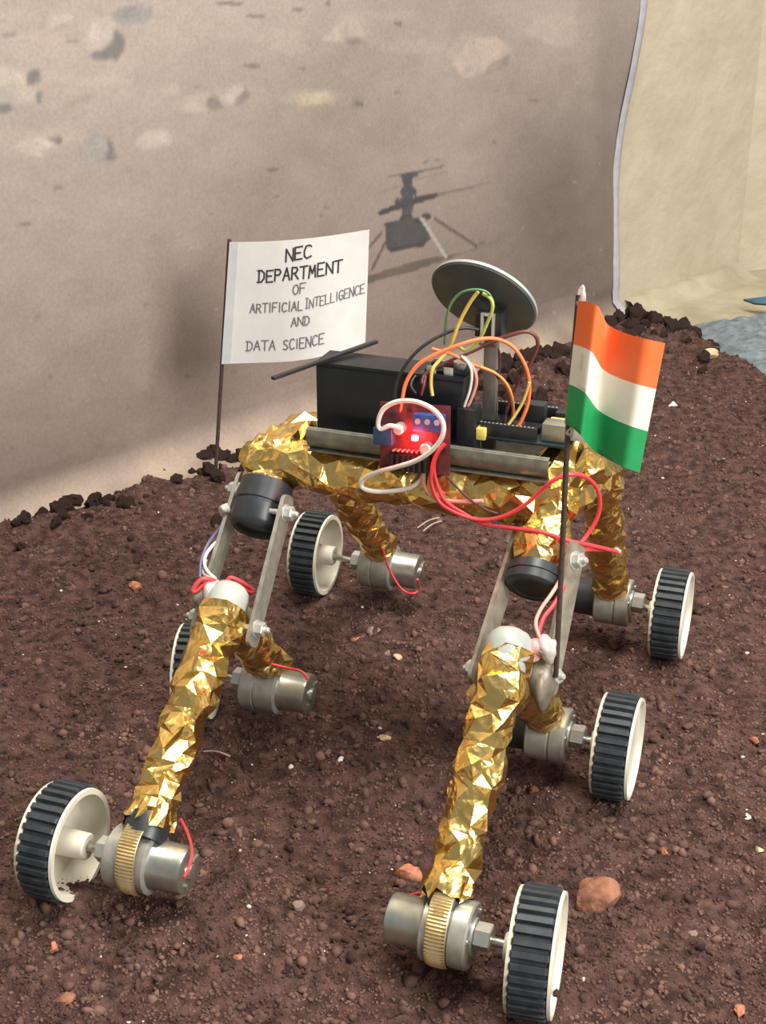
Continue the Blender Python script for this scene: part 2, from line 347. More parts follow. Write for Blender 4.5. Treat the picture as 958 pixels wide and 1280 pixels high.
paint([(82, 130), (112, 118), (116, 126), (96, 132), (108, 131), (84, 136)], (150, 134, 120), 0.7)
def soften(n):
    global base
    for _ in range(n):
        p = np.pad(base, ((1, 1), (1, 1), (0, 0)), 'edge'); base = (p[:-2, 1:-1] + p[2:, 1:-1] + p[1:-1, :-2] + p[1:-1, 2:] + 2 * p[1:-1, 1:-1]) / 6
soften(2)
for i, (x, y, rx, ry) in enumerate([(75, 176, 5, 5), (74, 234, 6, 3), (346, 246, 4, 2), (340, 212, 8, 3), (410, 260, 4, 2), (404, 270, 2, 2), (260, 305, 3, 2), (33, 280, 9, 3), (312, 82, 10, 3), (376, 85, 6, 2), (262, 267, 3, 2), (663, 125, 7, 2), (548, 200, 4, 2), (533, 203, 4, 2),
                                    (500, 30, 6, 3), (318, 20, 12, 3), (285, 4, 16, 3), (370, 12, 8, 3), (408, 4, 4, 4), (452, 130, 7, 4), (245, 108, 5, 2), (92, 52, 8, 2), (500, 116, 5, 2), (620, 178, 3, 2), (745, 172, 5, 2), (60, 470, 4, 2), (160, 510, 4, 2), (120, 556, 6, 3), (235, 470, 5, 2), (295, 466, 4, 2), (330, 540, 4, 2), (46, 395, 4, 2), (180, 380, 4, 2)]):
    blob(x, y, rx, ry, (122, 108, 98), 0.8, 200 + i)
r_ = random.Random(5)
for i in range(260):
    x, y = r_.uniform(0, 780), r_.uniform(0, 600)
    if y > 640 - x * 0.33: continue
    blob(x, y, r_.uniform(1.0, 3.2), r_.uniform(0.8, 1.6), r_.choice([(126, 110, 100), (182, 162, 144), (134, 116, 104)]), 0.5, 500 + i, 8)
# soft dark shade of the folds, painted into the right of the print
shade_band = np.exp(-(((U2 - buz(700, 240)[0]) / 0.13) ** 2 + ((zz - buz(700, 240)[1]) / 0.11) ** 2))
base *= (1 - 0.20 * shade_band)[..., None]
# the printed drone: ground shadow, rotor blades, mast, box body, legs
DK, DK2 = (66, 64, 64), (76, 74, 76)
line((455, 352), (520, 332), 9, (94, 84, 78), 0.85, 11); line((520, 332), (566, 318), 11, (94, 84, 78), 0.85, 4); line((548, 324), (622, 299), 3, (116, 102, 92), 0.75, 1.5)
line((476, 268), (510, 255), 6, DK, 0.95, 8); line((510, 255), (546, 243), 9, DK, 0.95, 6); line((546, 243), (612, 227), 5, (110, 100, 94), 0.75, 1.5)
line((488, 221), (515, 217), 2, DK2, 0.8, 4); line((515, 217), (555, 207), 4, DK2, 0.8, 1.5); line((470, 245), (505, 232), 1.5, (128, 116, 108), 0.7, 3); line((520, 224), (560, 214), 2, (124, 112, 104), 0.7, 1)
paint([(503, 219), (518, 215), (526, 219), (518, 223), (517, 232), (523, 238), (518, 244), (518, 262), (514, 272), (505, 270), (505, 246), (502, 240), (507, 232)], DK2, 0.95)
line((500, 247), (500, 258), 3, DK2); line((520, 236), (521, 248), 3, DK2)
paint([(496, 252), (505, 248), (505, 258), (498, 262)], DK2, 0.9)
paint([(502, 272), (516, 267), (518, 274), (503, 277)], DK, 0.9)
paint([(484, 281), (492, 277), (524, 272), (530, 276), (538, 298), (530, 306), (490, 315), (484, 310)], DK2, 0.95, 0.06)
paint([(488, 311), (532, 302), (530, 308), (490, 316)], (66, 62, 62), 0.8)
blob(533, 270, 6, 4, DK, 0.95, 3); blob(523, 276, 5, 4, (74, 70, 70), 0.9, 4); blob(488, 282, 5, 4, (74, 70, 70), 0.9, 5)
line((480, 291), (460, 314), 3, (96, 86, 80)); line((484, 303), (466, 338), 3, (96, 86, 80)); line((542, 273), (591, 307), 3.2, (92, 82, 76))
line((527, 273), (556, 322), 3, (176, 170, 164)); line((535, 276), (537, 286), 2.5, (150, 142, 136)); blob(597, 303, 5, 2.5, (112, 98, 90), 0.9, 6)
soften(1)
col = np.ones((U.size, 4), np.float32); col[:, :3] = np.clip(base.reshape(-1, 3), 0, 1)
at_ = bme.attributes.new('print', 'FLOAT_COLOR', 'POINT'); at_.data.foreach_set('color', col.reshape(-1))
ban = empty('printed_banner', tuple(W0 + WD * 0.5 + Vector((0, 0, FLOOR))))
ban_inv = Matrix.Translation(-Vector(ban.location))
bo = link('sheet', bme, ban); bme.transform(ban_inv)
tag(ban, 'wide printed banner of a rocky desert with a small drone, hung along the wall', 'banner')
# light hem strip down the right edge
hem = MB(); hv = []
rows = [i for i in range(0, len(wz), 6)] + [len(wz) - 1]
for i in rows:
    p = Vector(BP[i, -1]); wdt = 0.0125
    for du, dn in ((-wdt, 0.0012), (-wdt * 0.5, 0.0035), (0.001, 0.0022), (0.0025, -0.0015)): hv.append(p + WD * du + WN * dn)
hem.add(hv, [(i * 4 + j, i * 4 + j + 1, (i + 1) * 4 + j + 1, (i + 1) * 4 + j) for i in range(len(rows) - 1) for j in range(3)])
ho = hem.build('hem', 'hem', ban, 60); ho.data.transform(ban_inv); ho['label'] = 'pale grey stitched hem'

# ------------------------------------------------------------------ soil bed
EDGE = [(-0.75, 0.93), (-0.3588, 1.262)] + [tuple(on_level(x, y, 0.004)[:2]) for x, y in ((60, 630), (130, 611), (184, 595), (240, 588), (300, 581), (360, 560), (560, 474), (600, 455), (640, 442), (685, 427), (720, 410), (765, 393), (800, 391), (850, 403), (895, 427), (958, 452))] + [(0.56, 1.5), (0.62, 1.0), (0.62, 0.2)]
EA = np.array(EDGE)
def edge_dist(x, y):                                         # + inside the soil
    d = np.full(x.shape, 9.0)
    for (x0, y0), (x1, y1) in zip(EDGE[:-1], EDGE[1:]):
        t = np.clip(((x - x0) * (x1 - x0) + (y - y0) * (y1 - y0)) / ((x1 - x0) ** 2 + (y1 - y0) ** 2), 0, 1)
        d = np.minimum(d, np.hypot(x - x0 - t * (x1 - x0), y - y0 - t * (y1 - y0)))
    ins = np.zeros(x.shape, bool); pg = EDGE + [(-0.75, 0.2)]
    for i in range(len(pg)):
        (x0, y0), (x1, y1) = pg[i], pg[(i + 1) % len(pg)]
        if y0 == y1: continue
        ins ^= ((y0 > y) != (y1 > y)) & (x < (x1 - x0) * (y - y0) / (y1 - y0) + x0)
    return np.where(ins, d, -d)
BUMPS = []                                                    # (x, y, radius, height)
def gb(px, py, r, h): p = on_level(px, py, 0); BUMPS.append((p.x, p.y, r, h))
gb(590, 715, 0.018, -0.012); gb(930, 1140, 0.014, -0.007); gb(98, 1118, 0.016, 0.013); gb(650, 1262, 0.022, 0.004); gb(780, 1240, 0.03, 0.006); gb(330, 1180, 0.05, 0.006); gb(480, 990, 0.05, 0.006); gb(870, 640, 0.06, 0.008); gb(100, 700, 0.06, 0.006); gb(40, 1010, 0.05, 0.004); gb(820, 430, 0.06, 0.012); gb(690, 470, 0.05, 0.008); gb(560, 560, 0.06, 0.004); gb(520, 760, 0.05, -0.004)
def soil_h(x, y):
    d = edge_dist(x, y)
    z = vnoise(x, y, 9, 1) * 0.010 + vnoise(x, y, 26, 2) * 0.0075 + vnoise(x, y, 70, 3) * 0.0048 + vnoise(x, y, 170, 4) * 0.0030 + vnoise(x, y, 380, 6) * 0.0015
    rid = np.clip(1 - np.abs(d - 0.05) / 0.05, 0, 1); z = z + rid * (0.006 + 0.012 * vnoise(x, y, 40, 9))
    for bx, by, r, h in BUMPS: z = z + h * np.exp(-((x - bx) ** 2 + (y - by) ** 2) / (r * r))
    for wx, wy in WHEELS:
        g = np.exp(-((x - wx) ** 2 + (y - wy) ** 2) / 0.03 ** 2); z = z * (1 - 0.75 * g) + 0.002 * g
    k = np.clip(d / 0.03 + 0.15 + vnoise(x, y, 60, 10) * 0.6, 0, 1); k = k * k * (3 - 2 * k)
    return (FLOOR - 0.004) * (1 - k) + z * k
WH = {('r', 0): (0.147, -0.2045), ('r', 1): (0.147, 0.006), ('r', 2): (0.148, 0.202), ('l', 0): (-0.1395, -0.2060), ('l', 1): (-0.154, 0.000), ('l', 2): (-0.149, 0.208)}
WHEELS = [tuple(to_world((X, Yv, 0))[:2]) for X, Yv in WH.values()]
ys = [0.42]
while ys[-1] < 2.02: ys.append(ys[-1] + 0.0020 * max(0.8, ys[-1]))
xs = np.arange(-0.75, 0.66, 0.0028); SX, SY = np.meshgrid(xs, np.array(ys))
SP = np.stack([SX, SY, soil_h(SX, SY)], -1)
so = link('soil_bed', grid_mesh('soil_bed', SP, 'soil'))
tag(so, 'bed of dark reddish brown loose soil under the rover', 'soil', kind='stuff')
def soil_z(x, y): return float(soil_h(np.array([x]), np.array([y]))[0])
# loose crumbs: one stuff object
def ico(sub=1):
    bm = bmesh.new(); bmesh.ops.create_icosphere(bm, subdivisions=sub, radius=1); bm.verts.index_update()
    v = np.array([p.co[:] for p in bm.verts]); f = np.array([[q.index for q in t.verts] for t in bm.faces]); bm.free(); return v, f
IV, IF = ico(1)
def scatter(name, n, rmin, rmax, m, label, cat, seed, power=2.5, yb=1.3):
    g = np.random.default_rng(seed); y = 0.44 + (1.95 - 0.44) * g.random(n * 3) ** yb; x = (g.random(n * 3) - 0.5) * 0.80 * (y + 0.22)
    k = edge_dist(x, y) > -0.012; x, y = x[k][:n], y[k][:n]; n = len(x); z = soil_h(x, y)
    r = rmin + (rmax - rmin) * g.random(n) ** power
    V = IV[None] * (1 + (g.random((n, len(IV), 1)) - 0.5) * 0.75) * r[:, None, None] * (0.55 + 0.75 * g.random((n, 1, 3)))
    V = V + np.stack([x, y, z + r * 0.10], -1)[:, None]
    F = (IF[None] + (np.arange(n) * len(IV))[:, None, None]).reshape(-1, 3)
    me = bpy.data.meshes.new(name); me.vertices.add(V.shape[0] * V.shape[1]); me.vertices.foreach_set('co', V.reshape(-1).astype(np.float32))
    me.loops.add(F.size); me.loops.foreach_set('vertex_index', F.reshape(-1).astype(np.int32)); me.polygons.add(len(F)); me.polygons.foreach_set('loop_start', (np.arange(len(F)) * 3).astype(np.int32))
    me.update(calc_edges=True); me.materials.append(MT[m])
    return tag(link(name, me), label, cat, kind='stuff')
scatter('soil_grains', 78000, 0.0004, 0.0015, 'crumb', 'fine brown soil grains strewn all over the bed', 'soil', 3, 1.5)
scatter('soil_crumbs', 14000, 0.0010, 0.0042, 'crumb', 'coarser brown soil crumbs lying among the fine grains', 'soil', 5, 3.5)
scatter('pale_flecks', 420, 0.0005, 0.0016, 'fleck', 'tiny pale flecks scattered over the brown soil', 'grit', 4)

# ------------------------------------------------------------------ stones, clods, straws
def rock_mesh(name, size, m, seed, sub=3, rough=0.22, flat=0.0):
    bm = bmesh.new(); bmesh.ops.create_icosphere(bm, subdivisions=sub, radius=1); r = random.Random(seed); off = Vector((seed * 3.7, seed * 1.3, 0))
    pl = [(Vector((r.uniform(-1, 1), r.uniform(-1, 1), r.uniform(-.8, 1))).normalized(), r.uniform(0.45, 0.8)) for _ in range(9)]
    for v in bm.verts:
        p = v.co.copy()
        for n, dd in pl:
            e = p.dot(n) - dd
            if e > 0 and flat: p -= n * e * flat
        p *= 1 + rough * mnoise.noise(p * 1.6 + off) + rough * 0.5 * mnoise.noise(p * 4.5 + off)
        v.co = Vector((p.x * size[0], p.y * size[1], p.z * size[2]))
    me = bpy.data.meshes.new(name); bm.to_mesh(me); bm.free(); me.materials.append(MT[m]); me.shade_smooth(); me.set_sharp_from_angle(angle=math.radians(38)); return me
def stone(name, px, py, wpx, hpx, m, label, seed, flat=0.9, cat='stone', rz=0.0):
    p = on_level(px, py, 0.0); z = soil_z(p.x, p.y); p = on_level(px, py + hpx * 0.2, z + 0.001); dist = (p - EYE).length; k = dist / FPX
    sx = wpx * k / 2; sz = max(hpx * k / 2 * 0.95, sx * 0.35); sy = sx * 0.8
    o = link(name, rock_mesh(name, (sx, sy, sz), m, seed, 3, 0.2, flat), None, (p.x, p.y, z + sz * 0.35), (0, 0, rz)); tag(o, label, cat); return o
for i, a in enumerate([
    ('stone', 508, 1088, 40, 28, 'orange_stone', 'rounded orange stone lying left of the front right leg near its clamp'),
    ('stone', 741, 1112, 74, 50, 'brown_stone', 'large flat orange-brown stone right of the front right wheel'),
    ('stone', 68, 1182, 15, 19, 'orange_stone', 'small upright orange brick chip in the near left soil'),
    ('stone', 299, 1197, 22, 10, 'orange_stone', 'small flat pinkish orange chip in the near soil below the left motor'),
    ('stone', 167, 730, 20, 13, 'orange_stone', 'small tan orange pebble alone on the far left soil'),
    ('stone', 448, 799, 18, 11, 'orange_stone', 'small orange pebble between the middle wheels'),
    ('stone', 467, 786, 20, 11, 'grey_stone', 'flat grey pebble just behind the small orange pebble'),
    ('stone', 485, 815, 15, 13, 'grey_stone', 'round grey pebble touching a paler pebble between the legs'),
    ('stone', 497, 819, 15, 11, 'tan_stone', 'light grey-tan pebble right of a round grey pebble'),
    ('stone', 481, 920, 17, 9, 'tan_stone', 'small cream tan pebble alone in the middle of the soil'),
    ('stone', 426, 948, 12, 8, 'pale_stone', 'tiny pale chip left of the cream tan pebble'),
    ('stone', 364, 956, 9, 9, 'pale_stone', 'tiny whitish chip right of the front left gold leg'),
    ('stone', 943, 923, 17, 13, 'orange_stone', 'tan orange pebble at the right edge of the soil'),
    ('stone', 889, 441, 19, 18, 'tan_stone', 'beige broken chip on the mound near the blue tarpaulin'),
    ('stone', 842, 505, 12, 10, 'pale_stone', 'small whitish chip right of the tricolour flag'),
    ('stone', 831, 1063, 12, 10, 'orange_stone', 'tiny orange pebble behind the large flat orange-brown stone'),
    ('stone', 934, 1018, 13, 7, 'pale_stone', 'small white shell-like chip near the right edge'),
    ('stone', 949, 1060, 14, 9, 'tan_stone', 'small cream chip at the right edge below the white chip'),
    ('stone', 375, 1130, 20, 20, 'grey_stone', 'dull grey-brown lump of stone right of the left front motor'),
    ('stone', 80, 1246, 28, 22, 'brown_stone', 'dull brown stone half buried in the lower left corner'),
    ('stone', 905, 575, 12, 9, 'grey_stone', 'small grey chip on the slope right of the tricolour flag'),
    ('stone', 730, 968, 10, 8, 'grey_stone', 'little grey pebble just left of the middle right wheel'),
    ('stone', 668, 985, 16, 12, 'brown_stone', 'small brown stone below the middle right motor'),
    ('stone', 865, 1165, 16, 12, 'grey_stone', 'pinkish grey pebble in the lower right soil'),
    ('stone', 925, 1262, 20, 14, 'orange_stone', 'tan pebble in the lower right corner')]):
    stone(*a, 11 + i, rz=i * 0.7)
clods = [rock_mesh('soil_clod', (1, 1, 0.85), 'clod', 100 + i, 3, 0.44, 0.2) for i in range(6)]
def clod(x, y, r, label, group, i, sink=0.35):
    o = link('soil_clod', clods[i % 6], None, (x, y, max(soil_z(x, y), FLOOR + 0.003) + r * sink), (i * 1.3, i * 0.7, i * 2.1)); o.scale = (r * 1.1, r, r * 0.95)
    return tag(o, label, 'clod', group)
r_ = random.Random(21); n_r = n_l = 0
for i in range(80):                                          # right-hand ridge, under the banner and by the tarpaulin
    px = r_.uniform(575, 890); ey = np.interp(px, [560, 600, 640, 685, 720, 765, 800, 850, 895], [474, 455, 442, 427, 410, 393, 391, 403, 427])
    py = ey + 2 + abs(r_.gauss(0, 1)) * 26; p = on_level(px, py, 0.004)
    clod(p.x, p.y, r_.uniform(0.005, 0.0125) * (1.15 if py - ey < 22 else 0.8), 'dark brown soil clod on the far right ridge below the banner', 'soil clods on the right ridge', i)
for i in range(50):                                           # left-hand ridge
    px = r_.uniform(20, 345); ey = np.interp(px, [0, 60, 130, 185, 240, 300, 360], [648, 630, 611, 595, 588, 581, 560])
    py = ey + abs(r_.gauss(0, 1)) * 20; p = on_level(px, py, 0.004)
    clod(p.x, p.y, r_.uniform(0.003, 0.0085), 'dark brown soil clod along the left edge of the soil by the banner foot', 'soil clods on the left edge', i)
for i, (px, py, r, lb) in enumerate([(255, 566, .009, 'dark soil clod on the pale banner foot, just left of the paper flag stick'), (268, 563, .010, 'dark soil clod on the pale banner foot, just right of the paper flag stick'), (279, 566, .008, 'second dark clod right of the paper flag stick on the banner foot'), (291, 568, .007, 'smaller dark clod midway in the row on the banner foot'),
                                  (303, 566, .010, 'largest dark clod of the row near the gold corner on the banner foot'), (314, 567, .008, 'dark clod at the row end beside the gold corner of the rover'), (240, 582, .004, 'small dark crumb clod left of the row on the banner foot'), (203, 583, .004, 'small dark clod alone on the pale banner foot'), (192, 581, .003, 'tiny dark clod beside a small lone one on the banner foot'),
                                  (163, 590, .005, 'small clod stranded on the pale banner foot left of the lone pair'), (92, 622, .010, 'big dark clod at the soil edge on the left'), (52, 640, .008, 'dark clod at the soil edge nearest the left border')]):
    p = on_level(px, py, FLOOR + 0.012); o = clod(p.x, p.y, r, lb, 'soil clods spilled on the banner foot', i, 0.5)
for i, (a, b, lb) in enumerate([((522, 661), (549, 650), 'pale dry straw on the soil behind the front crossbar'), ((529, 667), (552, 655), 'second thinner dry straw just below the pale one'), ((255, 938), (288, 950), 'thin dry straw right of the front left gold leg')]):
    p, q = on_level(*a, 0), on_level(*b, 0); p.z, q.z = soil_z(p.x, p.y) + 0.003, soil_z(q.x, q.y) + 0.003
    c = (p + q) / 2; mb = MB().tube([p - c, Vector((0, 0, 0.002)), q - c], 0.0007, 6); tag(mb.build('straw', 'straw', None, 60, c), lb, 'straw')

# ------------------------------------------------------------------ blue tarpaulin on the floor
A, B, C_, D = [np.array(p) for p in ((0.425, 1.965), (0.95, 2.25), (1.05, 1.35), (0.44, 1.45))]
s_, t_ = np.meshgrid(np.linspace(0, 1, 150), np.linspace(0, 1, 190)); s3, t3 = s_[..., None], t_[..., None]
TX = (A * (1 - s3) + B * s3) * (1 - t3) + (D * (1 - s3) + C_ * s3) * t3
e_ = np.minimum(np.minimum(s_, 1 - s_), np.minimum(t_, 1 - t_)); k_ = np.clip(e_ / 0.06, 0, 1)
x_, y_ = TX[..., 0] + vnoise(TX[..., 0], TX[..., 1], 14, 40) * 0.02, TX[..., 1] + vnoise(TX[..., 0], TX[..., 1], 14, 41) * 0.02
tz = FLOOR + 0.003 + k_ * (0.008 + 0.016 * np.abs(vnoise(x_, y_, 16, 42)) + 0.012 * np.abs(vnoise(x_, y_, 45, 43)) + 0.004 * np.abs(vnoise(x_, y_, 120, 44)))
tme = grid_mesh('tarpaulin', np.stack([x_, y_, tz], -1), 'tarp'); to = link('tarpaulin', tme)
tag(to, 'crumpled pale blue tarpaulin on the floor behind the soil mound', 'tarpaulin')
sm = to.modifiers.new('thickness', 'SOLIDIFY'); sm.thickness = 0.0008
p0 = on_level(930, 374, -0.012); dkf = MB()
fv = [p0, on_level(975, 368, 0.0), on_level(990, 382, -0.008), on_level(945, 379, -0.012)]
dkf.add(fv + [v + Vector((0, 0.002, -0.003)) for v in fv], [(0, 1, 2, 3), (7, 6, 5, 4), (0, 4, 5, 1), (1, 5, 6, 2), (2, 6, 7, 3), (3, 7, 4, 0)])
df = dkf.build('folded_corner', 'tarp_dark', to, 0); df['label'] = 'darker blue folded corner'

# ================================================================== THE ROVER
rz = math.atan2(XR.y, XR.x)
rover = empty('rover', (RO.x, RO.y, 0), rz)
tag(rover, 'six-wheeled model rover with gold foil legs, circuit boards and a dark dish on brown soil', 'rover')
def part(mb, name, m, parent=None, smooth=35, label=None, **k):
    o = mb.build(name, m, parent or rover, smooth, **k)
    if label: o['label'] = label
    return o
def foil(name, pts, r, seed, cell=0.0066, amp=0.0016, parent=None, r_end=None, sub=8, loose=0.25, label=None):
    """crumpled foil wrapped round a tube: jittered facets with creases, flat shaded"""
    rd = random.Random(seed); P = spline([Vector(p) for p in pts], sub) if len(pts) > 2 else [Vector(p) for p in pts]
    L = [0]
    for a, b in zip(P[:-1], P[1:]): L.append(L[-1] + (b - a).length)
    tot = L[-1]; n = max(4, int(tot / cell)); Q = []
    for i in range(n + 1):
        s = tot * i / n; j = max(k for k in range(len(L)) if L[k] <= s + 1e-9); j = min(j, len(P) - 2)
        Q.append(P[j].lerp(P[j + 1], (s - L[j]) / max(1e-9, L[j + 1] - L[j])))
    fr = frames(Q); m = max(10, int(2 * math.pi * r / cell)); mb = MB(); vs_ = []; fs = []
    ph = [rd.uniform(0, 6.28) for _ in range(3)]
    for i, (p, (t, a, b)) in enumerate(zip(Q, fr)):
        rr = r if r_end is None else r + (r_end - r) * i / n
        rr *= 1 + 0.05 * math.sin(i * 0.9 + ph[0]) + 0.04 * math.sin(i * 2.1 + ph[1])
        for k in range(m):
            e = 0 if i in (0, n) else 1
            an = 2 * math.pi * (k + rd.uniform(-.42, .42) + 0.5 * (i % 2)) / m
            d = rr + rd.choice((-1, -0.6, 0.3, 0.8, 1.3)) * amp * rd.uniform(0.4, 1.1)
            if rd.random() < loose * 0.3: d += amp * 1.3
            vs_.append(p + t * rd.uniform(-.4, .4) * cell * e + (a * math.cos(an) + b * math.sin(an)) * d)
    for i in range(n):
        for k in range(m):
            q = (k + 1) % m; A_, B_, C2, D2 = i * m + k, i * m + q, (i + 1) * m + q, (i + 1) * m + k
            if (i % 2 == 0) ^ (rd.random() < 0.25): fs += [(A_, B_, D2), (B_, C2, D2)]
            else: fs += [(A_, B_, C2), (A_, C2, D2)]
    fs.append(tuple(range(m - 1, -1, -1))); fs.append(tuple(n * m + k for k in range(m)))
    mb.add(vs_, fs); return part(mb, name, 'foil', parent, 0, label)
def pinch(name, p, ax, r, seed, parent=None):                 # loose foil end, a pleated skirt
    rd = random.Random(seed); ax = Vector(ax).normalized(); a, b = basis(ax); n = 22; vs_ = []; fs = []
    for j, (t, rr, am) in enumerate(((0, r, 0.1), (0.006, r * 1.08, 0.8), (0.013, r * 1.05, 1.6))):
        for k in range(n):
            an = 2 * math.pi * k / n; q = rr + am * 0.0015 * rd.choice((-1, 1, 0.4))
            vs_.append(Vector(p) + ax * (t + (rd.uniform(-.004, .004) if j == 2 else 0)) + (a * math.cos(an) + b * math.sin(an)) * q)
    for j in range(2):
        for k in range(n):
            q = (k + 1) % n; fs += [(j * n + k, j * n + q, (j + 1) * n + q), (j * n + k, (j + 1) * n + q, (j + 1) * n + k)]
    mb = MB(); mb.add(vs_, fs); return part(mb, name, 'foil', parent, 0)

# ---- wheels
def wheel_meshes():
    X = (1, 0, 0); O_ = (0, 0, 0)
    rim = MB(); rim.lathe([(-0.0122, 0.0300), (-0.0122, 0.0333), (-0.0105, 0.0336), (-0.0100, 0.0318), (0.0100, 0.0318), (0.0105, 0.0336), (0.0122, 0.0333), (0.0122, 0.0312), (0.0090, 0.0306), (0.0085, 0.0296), (0.0085, 0.0001), (0.0062, 0.0001), (0.0062, 0.0296), (0.0050, 0.0302)], O_, X, 64, close=True)
    tire = MB(); n = 34; prof = []; vs_ = []; fs = []
    lo, hi = 0.0325, 0.0352; xs_ = (-0.0100, -0.0092, 0.0092, 0.0100)
    for j, x in enumerate(xs_):
        for k in range(n):
            for f_, rr in ((0.0, lo), (0.30, lo), (0.42, hi), (0.88, hi)):
                r_o = rr - (0.0007 if j in (0, 3) else 0); an = 2 * math.pi * (k + f_) / n; vs_.append((x, r_o * math.cos(an), r_o * math.sin(an)))
    m = n * 4
    for j in range(3):
        for k in range(m): q = (k + 1) % m; fs.append((j * m + k, j * m + q, (j + 1) * m + q, (j + 1) * m + k))
    o = len(vs_)
    for x in (xs_[0], xs_[3]):
        for k in range(m): an = 2 * math.pi * (k // 4 + (0, .30, .42, .88)[k % 4]) / n; vs_.append((x, 0.0312 * math.cos(an), 0.0312 * math.sin(an)))
    for k in range(m):
        q = (k + 1) % m; fs.append((o + k, o + q, q, k)); fs.append((o + m + k, o + m + q, 3 * m + q, 3 * m + k))
    tire.add(vs_, fs)
    hub = MB(); hub.lathe([(-0.0165, 0.0035), (-0.0170, 0.0040), (-0.0170, 0.0072), (-0.0160, 0.0080), (0.0055, 0.0086), (0.0065, 0.0086)], O_, X, 28)
    return rim, tire, hub
rim, tire, hub = wheel_meshes()
w0 = part(rim, 'wheel', 'rim', loc=(0.147, -0.2, 0.035)); t0 = part(tire, 'tire', 'rubber', w0, 25, 'black ribbed rubber tire'); h0 = part(hub, 'hub', 'rim', w0)
def copy_part(o, parent):
    c = o.copy(); COL.objects.link(c); c.parent = parent; return c
wheels = {}
for i, ((sd, k), (X, Yv)) in enumerate(WH.items()):
    o = w0 if i == 0 else copy_part(w0, rover)
    o.location = (X, Yv, 0.0350); yaw = (0.10, 0.02, 0.02, 0.0, 0.24, 0.02)[i]
    o.rotation_euler = (0.17 * i, 0, (0 if sd == 'r' else math.pi) + yaw)
    if i: copy_part(t0, o); copy_part(h0, o)
    wheels[(sd, k)] = o

# ---- geared motors
def motor(sd, k, cx, cy, clamp=True, wire=None, dark=0):
    s = 1 if sd == 'r' else -1; ax = Vector((s, 0, 0)); c = Vector((cx, cy, 0.035)); wx = WH[(sd, k)][0]
    g = MB(); g.lathe([(-0.013, 0.0165), (-0.012, 0.0183), (0.002, 0.0183), (0.0025, 0.0178), (0.0035, 0.0178), (0.004, 0.0186), (0.0128, 0.0186), (0.0138, 0.0176)], c, ax, 40)
    gb_ = part(g, 'gear_motor', 'zinc')
    can = MB(); can.lathe([(-0.034, 0.0035), (-0.034, 0.0120), (-0.0332, 0.0136), (-0.031, 0.0141), (-0.015, 0.0141), (-0.0125, 0.0155)], c, ax, 36)
    can.lathe([(-0.0365, 0.003), (-0.036, 0.0045), (-0.0335, 0.0048)], c, ax, 18)
    can.box(c + ax * -0.0345 + Vector((0, 0.007, 0.004)), (0.0015, 0.006, 0.0025)); can.box(c + ax * -0.0345 + Vector((0, -0.007, -0.006)), (0.0025, 0.003, 0.0035))
    part(can, 'motor_can', 'steel' if dark == 0 else 'black_pvc', gb_, label='shiny steel motor can' if dark == 0 else 'motor can coloured black for the shade on it')  # dark cans: shade by the right legs put into the colour
    nt = MB(); nc = c + Vector((0, 0, 0.0015)); nt.lathe([(0.0138, 0.0105), (0.0150, 0.0105)], c, ax, 24)
    nt.lathe([(0.0150, 0.0068), (0.0156, 0.0078), (0.0236, 0.0078), (0.0242, 0.0068)], nc, ax, 6)
    part(nt, 'lock_nut', 'nut', gb_, 20, label='pale hexagonal lock nut')
    sh = MB(); sh.cyl(c + ax * 0.02, Vector((wx, WH[(sd, k)][1], 0.035)) - ax * 0.0165 + ax * 0.004, 0.0026, 14, bev=0.0006); part(sh, 'shaft', 'steel', gb_)
    for q in range(3):
        an = 2 * math.pi * q / 3 + 0.6; sc = MB(); d = Vector((0, math.cos(an), math.sin(an))) * 0.0145
        sc.lathe([(0.0130, 0.0019), (0.0145, 0.0019), (0.0150, 0.0012)], c + d, ax, 12); part(sc, 'screw', 'steel', gb_)
    if clamp:
        cl = MB(); n = 72; vs_ = []; fs = []
        xs_ = (-0.0085, -0.0080, -0.0055, 0.0005, 0.0030, 0.0035); cc = c
        for j, x in enumerate(xs_):
            for q in range(n * 2):
                an = math.pi * q / n; rr = 0.0193 + (0.0009 if (j in (2, 3) and q % 2 == 0) else 0.0) + (0.0003 if j in (1, 4) else 0)
                vs_.append(cc + ax * x + Vector((0, rr * math.cos(an), rr * math.sin(an) + 0.0055 * max(0, math.sin(an)) ** 0.7)))
        m = n * 2
        for j in range(len(xs_) - 1):
            for q in range(m): q2 = (q + 1) % m; fs.append((j * m + q, j * m + q2, (j + 1) * m + q2, (j + 1) * m + q))
        cl.add(vs_, fs); part(cl, 'hose_clamp', 'brass', gb_, 20, label='brass slotted hose clamp')
    if wire:
        mb = MB(); mb.tube(wire, 0.0009, 8); part(mb, 'motor_wire', 'w_red', gb_, 60)
    return gb_
RXL, LXL = 0.0985, -0.0905
motor('r', 0, RXL, -0.2045, wire=[rX(575, 1108, 0.088), rX(540, 1114, 0.075), rX(510, 1120, 0.06), rX(492, 1130, 0.053), rX(490, 1142, 0.053)])
motor('l', 0, LXL, -0.2065, wire=[rX(226, 1024, -0.075), rX(236, 1045, -0.062), rX(240, 1065, -0.05), rX(236, 1085, -0.046), rX(230, 1097, -0.045)])
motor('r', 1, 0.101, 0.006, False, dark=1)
motor('l', 1, -0.100, -0.002, False, wire=[rX(340, 830, -0.08), rX(360, 835, -0.07), rX(378, 840, -0.058), rX(385, 850, -0.054)])
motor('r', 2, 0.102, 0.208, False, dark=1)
motor('l', 2, -0.090, 0.204, False, wire=[rX(478, 685, -0.075), rX(487, 712, -0.07), rX(502, 736, -0.06), rX(516, 742, -0.05), rX(524, 736, -0.046), rX(522, 724, -0.044)])

